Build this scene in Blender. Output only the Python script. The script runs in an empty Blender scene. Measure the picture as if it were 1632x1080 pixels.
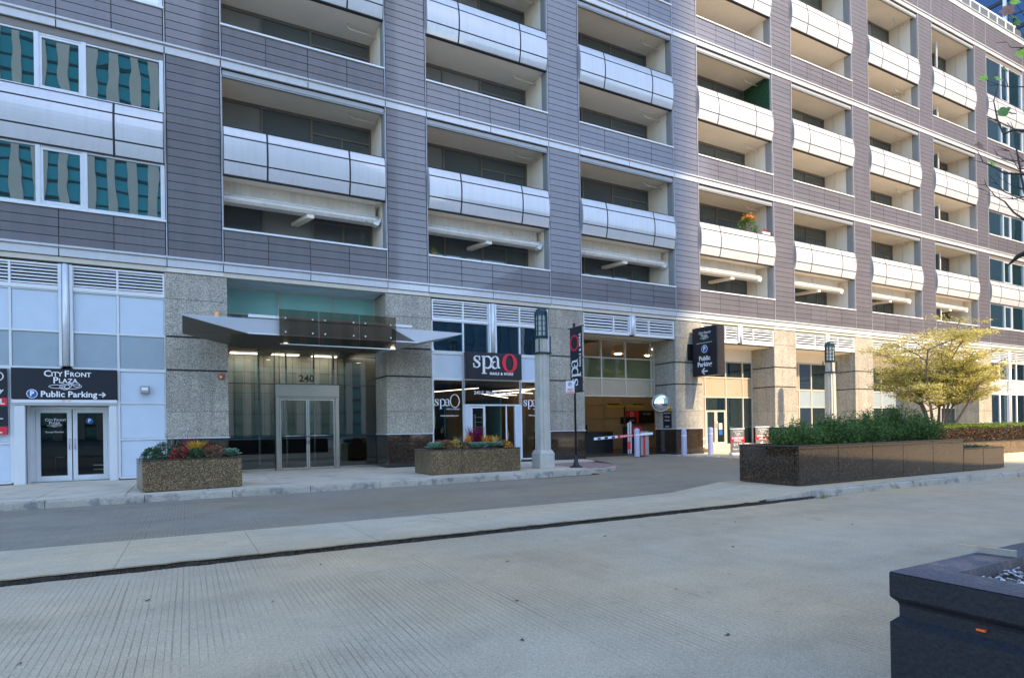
import bpy, bmesh, math, random
from mathutils import Vector, Matrix
from math import sin, cos, pi, radians
R = random.Random(7)
S = bpy.context.scene
COL = S.collection

# ---------------------------------------------------------------- camera
cam_d = bpy.data.cameras.new('camera')
cam = bpy.data.objects.new('camera', cam_d); COL.objects.link(cam); S.camera = cam
cF = Vector((0.47415, 0.88044, 0.0027)); cR = Vector((0.88036, -0.47406, -0.0155)); cU = Vector((0.01237, -0.00973, 0.99988))
cC = Vector((0.0, -19.4308, 1.25))
m = Matrix((cR, cU, -cF)).transposed().to_4x4(); m.translation = cC
cam.matrix_world = m
cam_d.sensor_width = 36.0; cam_d.lens = 963.42 / 1632 * 36
cam_d.shift_x = 0.0; cam_d.shift_y = (678.93 - 540) / 1632
cam_d.clip_start = 0.05; cam_d.clip_end = 2000

# ---------------------------------------------------------------- sky, sun, exposure
SUN_AZ = radians(13.0); SUN_EL = radians(42.5)
W = bpy.data.worlds.new('World'); S.world = W; W.use_nodes = True
wn = W.node_tree.nodes; wl = W.node_tree.links; wn.clear()
sky = wn.new('ShaderNodeTexSky'); sky.sky_type = 'NISHITA'; sky.sun_disc = False
sky.sun_elevation = SUN_EL; sky.sun_rotation = pi - SUN_AZ; sky.altitude = 200; sky.air_density = 1.0; sky.dust_density = 0.6; sky.ozone_density = 4.2
bg = wn.new('ShaderNodeBackground'); bg.inputs['Strength'].default_value = 0.15
wo = wn.new('ShaderNodeOutputWorld'); wl.new(sky.outputs[0], bg.inputs[0]); wl.new(bg.outputs[0], wo.inputs[0])
sun_d = bpy.data.lights.new('sun', 'SUN'); sun_d.energy = 2.4; sun_d.angle = radians(0.5); sun_d.color = (1.0, 0.78, 0.50)
sun = bpy.data.objects.new('sun', sun_d); COL.objects.link(sun); sun.location = (20, -60, 80)
tos = Vector((sin(SUN_AZ) * cos(SUN_EL), -cos(SUN_AZ) * cos(SUN_EL), sin(SUN_EL)))
sun.rotation_euler = tos.to_track_quat('Z', 'Y').to_euler()
S.view_settings.view_transform = 'Standard'; S.view_settings.look = 'None'
S.view_settings.gamma = 1; S.view_settings.use_curve_mapping = False
S.view_settings.exposure = 1.95
S.cycles.diffuse_bounces = 8; S.cycles.max_bounces = 14; S.cycles.transparent_max_bounces = 16
S.render.resolution_x = 1024; S.render.resolution_y = 677

# ---------------------------------------------------------------- materials
MT = {}
def nodes_of(name):
    mt = bpy.data.materials.new(name); mt.use_nodes = True
    n = mt.node_tree.nodes; l = mt.node_tree.links; n.clear()
    out = n.new('ShaderNodeOutputMaterial'); MT[name] = mt
    return mt, n, l, out
def mk(name, col, rough=.6, metal=0.0, spec=.5, var=.12, vs=3.0, fine=0.0, fs=60.0, bump=0.0, bs=80.0, rnd=0.0, col2=None, c2s=1.0, c2lo=.5, c2hi=.65, coat=0.0, emit=0.0, streak=0.0, ior=1.45):
    """principled with large-scale tone variation, fine speckle, bump, per-object tone and a second colour in patches"""
    mt, n, l, out = nodes_of(name)
    b = n.new('ShaderNodeBsdfPrincipled'); l.new(b.outputs[0], out.inputs[0])
    b.inputs['Roughness'].default_value = rough; b.inputs['Metallic'].default_value = metal
    b.inputs['Specular IOR Level'].default_value = spec; b.inputs['IOR'].default_value = ior
    b.inputs['Coat Weight'].default_value = coat; b.inputs['Coat Roughness'].default_value = .04
    g = n.new('ShaderNodeNewGeometry'); P = g.outputs['Position']
    def noise(sc, det=3, vec=None):
        t = n.new('ShaderNodeTexNoise'); t.inputs['Scale'].default_value = sc; t.inputs['Detail'].default_value = det
        l.new(vec or P, t.inputs['Vector']); return t.outputs['Fac']
    def mixc(fac, a, c, mode='MIX'):
        x = n.new('ShaderNodeMix'); x.data_type = 'RGBA'; x.blend_type = mode
        if isinstance(fac, float): x.inputs[0].default_value = fac
        else: l.new(fac, x.inputs[0])
        for k, v in ((6, a), (7, c)):
            if isinstance(v, tuple): x.inputs[k].default_value = (*v[:3], 1)
            else: l.new(v, x.inputs[k])
        return x.outputs[2]
    def ramp(f, lo, hi, a=0.0, c=1.0):
        r = n.new('ShaderNodeMapRange'); r.inputs[1].default_value = lo; r.inputs[2].default_value = hi
        r.inputs[3].default_value = a; r.inputs[4].default_value = c; l.new(f, r.inputs[0]); return r.outputs[0]
    def scale(c, f):
        v = n.new('ShaderNodeVectorMath'); v.operation = 'SCALE'
        if isinstance(c, tuple): v.inputs[0].default_value = c[:3]
        else: l.new(c, v.inputs[0])
        l.new(f, v.inputs['Scale']); return v.outputs[0]
    c = tuple(col)
    if col2: c = mixc(ramp(noise(c2s, 4), c2lo, c2hi), c, tuple(col2))
    if var: c = scale(c, ramp(noise(vs, 4), .3, .7, 1 - var, 1 + var))
    if fine: c = scale(c, ramp(noise(fs, 2), .35, .65, 1 - fine, 1 + fine))
    if streak:
        mp = n.new('ShaderNodeMapping'); mp.inputs['Scale'].default_value = (9, 9, .35); l.new(P, mp.inputs[0])
        c = scale(c, ramp(noise(1.0, 3, mp.outputs[0]), .45, .75, 1.0, 1 - streak))
    if rnd:
        oi = n.new('ShaderNodeObjectInfo'); c = scale(c, ramp(oi.outputs['Random'], 0, 1, 1 - rnd, 1 + rnd))
    if isinstance(c, tuple): b.inputs['Base Color'].default_value = (*c[:3], 1)
    else: l.new(c, b.inputs['Base Color'])
    if emit:
        b.inputs['Emission Color'].default_value = (*col[:3], 1); b.inputs['Emission Strength'].default_value = emit
    if bump:
        bp = n.new('ShaderNodeBump'); bp.inputs['Strength'].default_value = bump; bp.inputs['Distance'].default_value = .01
        l.new(noise(bs, 3), bp.inputs['Height']); l.new(bp.outputs[0], b.inputs['Normal'])
    return mt
def mk_glass(name, tint, trans, ior=1.9, wave=.0, wscale=1.2, back=(.01, .02, .025), rough=.0, tcol=None):
    """trans 0: coated reflective glass over a dark room tone; else clear glass one can see through"""
    mt, n, l, out = nodes_of(name)
    fr = n.new('ShaderNodeFresnel'); fr.inputs['IOR'].default_value = ior
    gl = n.new('ShaderNodeBsdfGlossy'); gl.inputs['Roughness'].default_value = rough; gl.inputs['Color'].default_value = (*tint, 1)
    mx = n.new('ShaderNodeMixShader'); l.new(fr.outputs[0], mx.inputs[0])
    df = n.new('ShaderNodeBsdfDiffuse'); df.inputs['Color'].default_value = (*back, 1)
    if trans > 0:
        tr = n.new('ShaderNodeBsdfTransparent'); tr.inputs['Color'].default_value = (trans * (tcol or (.93, 1, .97))[0], trans * (tcol or (.93, 1, .97))[1], trans * (tcol or (.93, 1, .97))[2], 1)
        l.new(tr.outputs[0], mx.inputs[1])
    else: l.new(df.outputs[0], mx.inputs[1])
    l.new(gl.outputs[0], mx.inputs[2]); l.new(mx.outputs[0], out.inputs[0])
    if wave:
        g = n.new('ShaderNodeNewGeometry'); t = n.new('ShaderNodeTexNoise'); t.inputs['Scale'].default_value = wscale; t.inputs['Detail'].default_value = 1
        l.new(g.outputs['Position'], t.inputs['Vector'])
        bp = n.new('ShaderNodeBump'); bp.inputs['Strength'].default_value = wave; bp.inputs['Distance'].default_value = .02
        l.new(t.outputs['Fac'], bp.inputs['Height'])
        for s in (gl, fr): l.new(bp.outputs[0], s.inputs['Normal'])
    return mt
def mk_granite(name, cols, size, rough, bump=.0, coat=0.0, stops=None, spec=.5, streak=0.0):
    """speckled stone: cells of several colours"""
    mt, n, l, out = nodes_of(name)
    b = n.new('ShaderNodeBsdfPrincipled'); l.new(b.outputs[0], out.inputs[0])
    b.inputs['Roughness'].default_value = rough; b.inputs['Coat Weight'].default_value = coat; b.inputs['Coat Roughness'].default_value = .03
    b.inputs['Specular IOR Level'].default_value = spec
    g = n.new('ShaderNodeNewGeometry')
    v = n.new('ShaderNodeTexVoronoi'); v.inputs['Scale'].default_value = 1.0 / size; l.new(g.outputs['Position'], v.inputs['Vector'])
    sep = n.new('ShaderNodeSeparateColor'); l.new(v.outputs['Color'], sep.inputs[0])
    r = n.new('ShaderNodeValToRGB'); r.color_ramp.interpolation = 'CONSTANT'; l.new(sep.outputs[0], r.inputs[0])
    e = r.color_ramp.elements
    while len(e) < len(cols): e.new(.5)
    for i, c in enumerate(cols): e[i].position = (stops[i] if stops else i / len(cols)); e[i].color = (*c, 1)
    t = n.new('ShaderNodeTexNoise'); t.inputs['Scale'].default_value = 1.3; t.inputs['Detail'].default_value = 4; l.new(g.outputs['Position'], t.inputs['Vector'])
    mr = n.new('ShaderNodeMapRange'); mr.inputs[1].default_value = .3; mr.inputs[2].default_value = .7; mr.inputs[3].default_value = .86; mr.inputs[4].default_value = 1.1; l.new(t.outputs['Fac'], mr.inputs[0])
    sc = n.new('ShaderNodeVectorMath'); sc.operation = 'SCALE'; l.new(r.outputs[0], sc.inputs[0]); l.new(mr.outputs[0], sc.inputs['Scale'])
    o = sc.outputs[0]
    mp = n.new('ShaderNodeMapping'); mp.inputs['Scale'].default_value = (5, 5, .3); l.new(g.outputs['Position'], mp.inputs[0]); t3 = n.new('ShaderNodeTexNoise'); t3.inputs['Scale'].default_value = 1.0; t3.inputs['Detail'].default_value = 4; l.new(mp.outputs[0], t3.inputs['Vector'])
    m3 = n.new('ShaderNodeMapRange'); m3.inputs[1].default_value = .42; m3.inputs[2].default_value = .72; m3.inputs[3].default_value = 1.04; m3.inputs[4].default_value = .80; l.new(t3.outputs['Fac'], m3.inputs[0])
    s3 = n.new('ShaderNodeVectorMath'); s3.operation = 'SCALE'; l.new(o, s3.inputs[0]); l.new(m3.outputs[0], s3.inputs['Scale']); o = s3.outputs[0]
    oi = n.new('ShaderNodeObjectInfo'); mr2 = n.new('ShaderNodeMapRange'); mr2.inputs[3].default_value = .93; mr2.inputs[4].default_value = 1.07; l.new(oi.outputs['Random'], mr2.inputs[0])
    s2 = n.new('ShaderNodeVectorMath'); s2.operation = 'SCALE'; l.new(o, s2.inputs[0]); l.new(mr2.outputs[0], s2.inputs['Scale'])
    l.new(s2.outputs[0], b.inputs['Base Color'])
    if bump:
        bp = n.new('ShaderNodeBump'); bp.inputs['Strength'].default_value = bump; bp.inputs['Distance'].default_value = .008
        l.new(v.outputs['Distance'], bp.inputs['Height']); l.new(bp.outputs[0], b.inputs['Normal'])
    return mt
def mk_road(name, col, groove, gscale=26.0, dark=0.5, blotch=.16, spec=.3, gap=.36):
    """concrete paving: aggregate, blotches, hairline cracks and tined grooves running across the road (along Y)"""
    mt, n, l, out = nodes_of(name)
    b = n.new('ShaderNodeBsdfPrincipled'); l.new(b.outputs[0], out.inputs[0]); b.inputs['Roughness'].default_value = .82; b.inputs['Specular IOR Level'].default_value = spec
    g = n.new('ShaderNodeNewGeometry'); P = g.outputs['Position']
    def noise(sc, det=3, vec=None, rg=.5):
        t = n.new('ShaderNodeTexNoise'); t.inputs['Scale'].default_value = sc; t.inputs['Detail'].default_value = det; t.inputs['Roughness'].default_value = rg
        l.new(vec or P, t.inputs['Vector']); return t.outputs['Fac']
    def ramp(f, lo, hi, a=0.0, c=1.0):
        r = n.new('ShaderNodeMapRange'); r.inputs[1].default_value = lo; r.inputs[2].default_value = hi
        r.inputs[3].default_value = a; r.inputs[4].default_value = c; l.new(f, r.inputs[0]); return r.outputs[0]
    def mul(a, c):
        x = n.new('ShaderNodeMath'); x.operation = 'MULTIPLY'; l.new(a, x.inputs[0])
        if isinstance(c, float): x.inputs[1].default_value = c
        else: l.new(c, x.inputs[1])
        return x.outputs[0]
    f = ramp(noise(.45, 5, rg=.6), .3, .7, 1 - blotch, 1 + blotch)
    f = mul(f, ramp(noise(3.5, 4), .3, .7, .93, 1.07))
    st_ = n.new('ShaderNodeMapping'); st_.inputs['Scale'].default_value = (.10, 1.1, 1); l.new(P, st_.inputs[0]); f = mul(f, ramp(noise(1.0, 4, st_.outputs[0]), .45, .72, 1.0, .86))
    f = mul(f, ramp(noise(1.7, 6, rg=.7), .58, .74, 1.0, .84)); f = mul(f, ramp(noise(11, 3), .68, .78, 1.0, .80))
    f = mul(f, ramp(noise(140, 2), .3, .7, .70, 1.28))
    f = mul(f, ramp(noise(45, 2), .3, .7, .9, 1.1))
    v = n.new('ShaderNodeTexVoronoi'); v.inputs['Scale'].default_value = 2.2; l.new(P, v.inputs['Vector'])
    f = mul(f, ramp(v.outputs['Distance'], .0, .035, .35, 1.0))
    h = None
    if groove:
        wob = n.new('ShaderNodeMapping'); wob.inputs['Scale'].default_value = (gscale, .22, 0.0); l.new(P, wob.inputs[0])
        gr = noise(1.0, 1, wob.outputs[0])
        # fixed-pitch tines with a broken, worn look
        sx = n.new('ShaderNodeSeparateXYZ'); l.new(P, sx.inputs[0])
        ph = n.new('ShaderNodeMath'); ph.operation = 'MULTIPLY_ADD'; l.new(sx.outputs[0], ph.inputs[0]); ph.inputs[1].default_value = gscale * .9
        l.new(mul(gr, .8), ph.inputs[2])
        fr = n.new('ShaderNodeMath'); fr.operation = 'FRACT'; l.new(ph.outputs[0], fr.inputs[0])
        ds = n.new('ShaderNodeMath'); ds.operation = 'SUBTRACT'; l.new(fr.outputs[0], ds.inputs[0]); ds.inputs[1].default_value = .5
        ab = n.new('ShaderNodeMath'); ab.operation = 'ABSOLUTE'; l.new(ds.outputs[0], ab.inputs[0])
        line = ramp(ab.outputs[0], .02, .10, 1.0, 0.0)
        wear = mul(ramp(noise(.8, 4), .38, .55), ramp(noise(7.0, 3), .25, .5))
        line = mul(line, wear); line = mul(line, float(groove))
        f = mul(f, ramp(line, 0, 1, 1.0, dark)); h = line
    sc = n.new('ShaderNodeVectorMath'); sc.operation = 'SCALE'
    mixn = n.new('ShaderNodeMix'); mixn.data_type = 'RGBA'; mixn.inputs[6].default_value = (*col, 1); mixn.inputs[7].default_value = (col[0] * 1.12, col[1] * 1.0, col[2] * .84, 1)
    l.new(ramp(noise(.3, 3), .4, .7), mixn.inputs[0]); l.new(mixn.outputs[2], sc.inputs[0]); l.new(f, sc.inputs['Scale']); l.new(sc.outputs[0], b.inputs['Base Color'])
    bp = n.new('ShaderNodeBump'); bp.inputs['Strength'].default_value = .35; bp.inputs['Distance'].default_value = .006
    l.new(noise(120, 3), bp.inputs['Height'])
    if h:
        b2 = n.new('ShaderNodeBump'); b2.invert = True; b2.inputs['Strength'].default_value = .6; b2.inputs['Distance'].default_value = .006
        l.new(h, b2.inputs['Height']); l.new(bp.outputs[0], b2.inputs['Normal']); l.new(b2.outputs[0], b.inputs['Normal'])
    else: l.new(bp.outputs[0], b.inputs['Normal'])
    return mt
def mk_leaf(name, cols, rough=.5, trans=.35, hue=.0):
    """foliage: per-leaf colour from the island id, some light passing through"""
    mt, n, l, out = nodes_of(name)
    g = n.new('ShaderNodeNewGeometry'); r = n.new('ShaderNodeValToRGB'); l.new(g.outputs['Random Per Island'], r.inputs[0])
    e = r.color_ramp.elements
    while len(e) < len(cols): e.new(.5)
    for i, c in enumerate(cols): e[i].position = i / max(1, len(cols) - 1); e[i].color = (*c, 1)
    b = n.new('ShaderNodeBsdfPrincipled'); b.inputs['Roughness'].default_value = rough; l.new(r.outputs[0], b.inputs['Base Color'])
    t = n.new('ShaderNodeBsdfTranslucent'); l.new(r.outputs[0], t.inputs[0])
    mx = n.new('ShaderNodeMixShader'); mx.inputs[0].default_value = trans; l.new(b.outputs[0], mx.inputs[1]); l.new(t.outputs[0], mx.inputs[2]); l.new(mx.outputs[0], out.inputs[0])
    return mt

# ---------------------------------------------------------------- mesh builder
class MB:
    def __init__(s): s.v = []; s.f = []; s.m = []; s.sm = []; s.g = []
    def add(s, vs, fs, m=0, smooth=False):
        o = len(s.v); s.g.append((o, len(s.f))); s.v += [tuple(v) for v in vs]
        for f in fs: s.f.append(tuple(i + o for i in f)); s.m.append(m); s.sm.append(smooth)
        return s
    def box(s, x0, x1, y0, y1, z0, z1, m=0):
        v = [(x0, y0, z0), (x1, y0, z0), (x1, y1, z0), (x0, y1, z0), (x0, y0, z1), (x1, y0, z1), (x1, y1, z1), (x0, y1, z1)]
        return s.add(v, [(0, 3, 2, 1), (4, 5, 6, 7), (0, 1, 5, 4), (1, 2, 6, 5), (2, 3, 7, 6), (3, 0, 4, 7)], m)
    def cbox(s, x0, x1, y0, y1, z0, z1, c=.01, m=0):
        """box with chamfered edges"""
        vs = []; ix = {}
        for i, (x, sx) in enumerate(((x0, 1), (x1, -1))):
            for j, (y, sy) in enumerate(((y0, 1), (y1, -1))):
                for k, (z, sz) in enumerate(((z0, 1), (z1, -1))):
                    for a, p in enumerate(((x, y + sy * c, z + sz * c), (x + sx * c, y, z + sz * c), (x + sx * c, y + sy * c, z))):
                        ix[i, j, k, a] = len(vs); vs.append(p)
        I = ix; f = []
        for k in (0, 1):
            f += [tuple(I[q] for q in ((k, 0, 0, 0), (k, 1, 0, 0), (k, 1, 1, 0), (k, 0, 1, 0))), tuple(I[q] for q in ((0, k, 0, 1), (1, k, 0, 1), (1, k, 1, 1), (0, k, 1, 1))), tuple(I[q] for q in ((0, 0, k, 2), (1, 0, k, 2), (1, 1, k, 2), (0, 1, k, 2)))]
            for j in (0, 1):
                f += [tuple(I[q] for q in ((k, j, 0, 0), (k, j, 1, 0), (k, j, 1, 1), (k, j, 0, 1))), tuple(I[q] for q in ((k, 0, j, 0), (k, 1, j, 0), (k, 1, j, 2), (k, 0, j, 2))), tuple(I[q] for q in ((0, k, j, 1), (1, k, j, 1), (1, k, j, 2), (0, k, j, 2)))]
        for i in (0, 1):
            for j in (0, 1):
                for k in (0, 1): f.append((I[i, j, k, 0], I[i, j, k, 1], I[i, j, k, 2]))
        return s.add(vs, f, m)
    def quad(s, a, b, c, d, m=0): return s.add([a, b, c, d], [(0, 1, 2, 3)], m)
    def prism(s, pts, a0, a1, axis='z', m=0, smooth=False):
        """polygon pts extruded along axis (z: pts are x,y; y: pts are x,z; x: pts are y,z)"""
        def P(p, a): return {'z': (p[0], p[1], a), 'y': (p[0], a, p[1]), 'x': (a, p[0], p[1])}[axis]
        n = len(pts); vs = [P(p, a0) for p in pts] + [P(p, a1) for p in pts]
        s.add(vs, [tuple(range(n))[::-1], tuple(range(n, 2 * n))], m)
        o = len(s.v) - 2 * n
        for i in range(n):
            j = (i + 1) % n; s.f.append((o + i, o + j, o + n + j, o + n + i)); s.m.append(m); s.sm.append(smooth)
        return s
    def tube(s, pts, r, n=8, m=0, cap=True, r1=None):
        pts = [Vector(p) for p in pts]; k = len(pts); rings = []; up = Vector((0, 0, 1)); prev = None
        rs = r if isinstance(r, (list, tuple)) else [r + ((r1 if r1 is not None else r) - r) * i / max(1, k - 1) for i in range(k)]
        for i, p in enumerate(pts):
            d = (pts[min(i + 1, k - 1)] - pts[max(i - 1, 0)]).normalized()
            if prev is None:
                a = d.cross(up if abs(d.z) < .95 else Vector((1, 0, 0))).normalized()
            else: a = (prev - d * prev.dot(d)).normalized()
            prev = a; b = d.cross(a)
            rings.append([p + (a * cos(2 * pi * j / n) + b * sin(2 * pi * j / n)) * rs[i] for j in range(n)])
        vs = [v for q in rings for v in q]; f = []
        for i in range(k - 1):
            for j in range(n): f.append((i * n + j, i * n + (j + 1) % n, (i + 1) * n + (j + 1) % n, (i + 1) * n + j))
        s.add(vs, f, m, True)
        if cap: o = len(s.v) - len(vs); s.f += [tuple(o + j for j in range(n))[::-1], tuple(o + (k - 1) * n + j for j in range(n))]; s.m += [m, m]; s.sm += [False, False]
        return s
    def lathe(s, prof, cx=0, cy=0, n=16, m=0, smooth=True):
        vs = [(cx + r * cos(2 * pi * j / n), cy + r * sin(2 * pi * j / n), z) for r, z in prof for j in range(n)]; f = []
        for i in range(len(prof) - 1):
            for j in range(n): f.append((i * n + j, i * n + (j + 1) % n, (i + 1) * n + (j + 1) % n, (i + 1) * n + j))
        s.add(vs, f, m, smooth); return s
    def mesh(s, name, mats):
        me = bpy.data.meshes.new(name); me.from_pydata(s.v, [], s.f); me.update()
        for x in (mats if isinstance(mats, (list, tuple)) else [mats]): me.materials.append(MT[x])
        if any(s.m): me.polygons.foreach_set('material_index', s.m)
        if any(s.sm): me.polygons.foreach_set('use_smooth', s.sm)
        return me
def obj(name, me, mats=None, parent=None, loc=None, kind=None, label=None, rz=0):
    if isinstance(me, MB): me = me.mesh(name, mats)
    o = bpy.data.objects.new(name, me); COL.objects.link(o)
    if parent: o.parent = parent
    if loc: o.location = loc
    if rz: o.rotation_euler = (0, 0, rz)
    if kind: o['kind'] = kind
    if label: o['label'] = label
    return o
def objs(name, mb, mats, parent=None, kind=None):
    """each primitive of the builder becomes an object of its own"""
    out = []; G = mb.g + [(len(mb.v), len(mb.f))]
    for (v0, f0), (v1, f1) in zip(G[:-1], G[1:]):
        p = MB(); p.v = mb.v[v0:v1]; p.f = [tuple(i - v0 for i in f) for f in mb.f[f0:f1]]; p.m = mb.m[f0:f1]; p.sm = mb.sm[f0:f1]; out.append(obj(name, p, mats, parent, kind=kind))
    return out
def thing(name, label, cat, loc=(0, 0, 0), rz=0, group=None):
    o = bpy.data.objects.new(name, None); COL.objects.link(o); o.empty_display_size = .2
    o.location = loc; o.rotation_euler = (0, 0, rz); o['label'] = label; o['category'] = cat
    if group: o['group'] = group
    return o
def tag(o, label, cat, group=None):
    o['label'] = label; o['category'] = cat
    if group: o['group'] = group
    return o
def dup(root, loc, label, rz=0):
    r = root.copy(); COL.objects.link(r); r.location = loc; r.rotation_euler = (0, 0, rz); r['label'] = label
    for ch in list(root.children):
        c = ch.copy(); COL.objects.link(c); c.parent = r
        for g in ch.children:
            d = g.copy(); COL.objects.link(d); d.parent = c
    return r
def pxsize(x, y, z, w, h):
    """rough size of a piece in the picture, only to decide which repeats become single objects"""
    d = Vector((x, y, z)) - cC; dz = d.dot(cF)
    if dz < .5: return 0
    u = 816 + 963 * d.dot(cR) / dz; v = 679 - 963 * d.dot(cU) / dz
    if u < -60 or u > 1690 or v < -60 or v > 1130: return 0
    return w * h * (963 / dz) ** 2
# flat shapes in a sign's own plane: x right, y up, z out of the face
def frame(o, right, up):
    right = Vector(right).normalized(); up = Vector(up).normalized(); nrm = right.cross(up)
    M = Matrix((right, up, nrm)).transposed().to_4x4(); M.translation = Vector(o); return M
def put(mb, M):
    mb.v = [tuple(M @ Vector(v)) for v in mb.v]; return mb
def ribbon(mb, pts, ws, d=.004, z=0.0, m=0):
    pts = [Vector((p[0], p[1])) for p in pts]; n = len(pts); L = []; Q = []
    if not isinstance(ws, (list, tuple)): ws = [ws] * n
    for i, p in enumerate(pts):
        t = (pts[min(i + 1, n - 1)] - pts[max(i - 1, 0)]).normalized(); q = Vector((-t.y, t.x)) * ws[i] / 2
        L.append(p + q); Q.append(p - q)
    vs = [(p.x, p.y, z + d) for p in L] + [(p.x, p.y, z + d) for p in Q] + [(p.x, p.y, z) for p in L] + [(p.x, p.y, z) for p in Q]
    f = []
    for i in range(n - 1): f += [(i, n + i, n + i + 1, i + 1), (i, i + 1, 2 * n + i + 1, 2 * n + i), (n + i, 3 * n + i, 3 * n + i + 1, n + i + 1)]
    f += [(0, 2 * n, 3 * n, n), (n - 1, 2 * n - 1, 4 * n - 1, 3 * n - 1)]
    mb.add(vs, f, m); return mb
def arc(cx, cy, rx, ry, a0, a1, n=14): return [(cx + rx * cos(radians(a0 + (a1 - a0) * i / n)), cy + ry * sin(radians(a0 + (a1 - a0) * i / n))) for i in range(n + 1)]
def ellring(mb, cx, cy, rx, ry, tx, ty, d=.004, z=0, m=0, n=28, tilt=0):
    a = radians(tilt)
    def rot(x, y): return (cx + x * cos(a) - y * sin(a), cy + x * sin(a) + y * cos(a))
    o = [rot(rx * cos(2 * pi * i / n), ry * sin(2 * pi * i / n)) for i in range(n)]; q = [rot((rx - tx) * cos(2 * pi * i / n), (ry - ty) * sin(2 * pi * i / n)) for i in range(n)]
    vs = [(*p, z + d) for p in o] + [(*p, z + d) for p in q] + [(*p, z) for p in o] + [(*p, z) for p in q]; f = []
    for i in range(n):
        j = (i + 1) % n; f += [(i, j, n + j, n + i), (i, 2 * n + i, 2 * n + j, j), (n + i, n + j, 3 * n + j, 3 * n + i)]
    mb.add(vs, f, m); return mb
def disc(mb, cx, cy, r, d=.003, z=0, m=0, n=24): return mb.prism([(cx + r * cos(2 * pi * i / n), cy + r * sin(2 * pi * i / n)) for i in range(n)], z, z + d, 'z', m)
def text_mb(s, size, d=.003, align='CENTER', space=1.0, shear=0.0, bold=0.0, sx=1.0):
    cu = bpy.data.curves.new('t', 'FONT'); cu.body = s; cu.size = size; cu.extrude = d / 2; cu.align_x = align; cu.align_y = 'CENTER'
    cu.space_character = space; cu.shear = shear; cu.offset = bold; cu.resolution_u = 2
    o = bpy.data.objects.new('t', cu); COL.objects.link(o)
    dg = bpy.context.evaluated_depsgraph_get(); me = bpy.data.meshes.new_from_object(o.evaluated_get(dg))
    mb = MB(); mb.add([(v.co.x * sx, v.co.y, v.co.z + d / 2) for v in me.vertices], [tuple(p.vertices) for p in me.polygons])
    bpy.data.objects.remove(o); bpy.data.curves.remove(cu); bpy.data.meshes.remove(me); return mb
def merge(mb, other, dx=0, dy=0, dz=0, m=0):
    mb.add([(v[0] + dx, v[1] + dy, v[2] + dz) for v in other.v], other.f, m); return mb
def serif_spa(mb, x, y, h, d=.01, m=0, z=0):
    """the lower-case serif word of the shop sign: s, p and a with thick and thin strokes; h is the x-height; returns its width"""
    t = h * .17; th = h * .07
    # s
    C_ = [(.60, .74), (.54, .88), (.40, .955), (.25, .92), (.15, .80), (.17, .66), (.30, .555), (.46, .46), (.58, .34), (.59, .19), (.48, .075), (.33, .03), (.18, .08), (.10, .22)]
    pts = [(x + a * h, y + b * h) for a, b in C_]; ws = [th * q for q in (.9, 1, 1.1, 1.35, 1.9, 2.5, 2.8, 2.8, 2.6, 1.9, 1.35, 1.1, 1, .9)]
    ribbon(mb, pts, ws, d, z, m)
    ribbon(mb, [(x + .60 * h, y + .62 * h), (x + .61 * h, y + .98 * h)], [th * 1.6, th * .7], d, z, m); ribbon(mb, [(x + .09 * h, y + .02 * h), (x + .08 * h, y + .36 * h)], [th * .7, th * 1.6], d, z, m)
    # p
    px = x + .98 * h
    ribbon(mb, [(px, y - .42 * h), (px, y + .97 * h)], t * 1.15, d, z, m)
    ribbon(mb, [(px - .19 * h, y - .43 * h), (px + .24 * h, y - .43 * h)], th, d, z, m); ribbon(mb, [(px - .2 * h, y + .93 * h), (px + .02 * h, y + .97 * h)], th, d, z, m)
    pts = arc(px + .32 * h, y + .48 * h, .38 * h, .48 * h, 145, -145, 18); n = len(pts)
    ribbon(mb, pts, [th + (t * 1.15 - th) * sin(pi * i / (n - 1)) ** 2 for i in range(n)], d, z, m)
    # a
    ax = px + 1.30 * h
    ribbon(mb, arc(ax - .28 * h, y + .70 * h, .26 * h, .27 * h, 170, 0, 10) + [(ax - .02 * h, y + .2 * h), (ax + .02 * h, y + .08 * h), (ax + .16 * h, y + .04 * h)], [th * 1.8, th * 1.4, th] + [th * 1.1] * 4 + [t * .9] * 4 + [t * 1.05, t * .8, th], d, z, m)
    pts = arc(ax - .30 * h, y + .27 * h, .26 * h, .27 * h, 80, 320, 14); n = len(pts)
    ribbon(mb, pts, [th + (t - th) * sin(pi * i / (n - 1)) ** 1.5 for i in range(n)], d, z, m)
    return 2.55 * h
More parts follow.
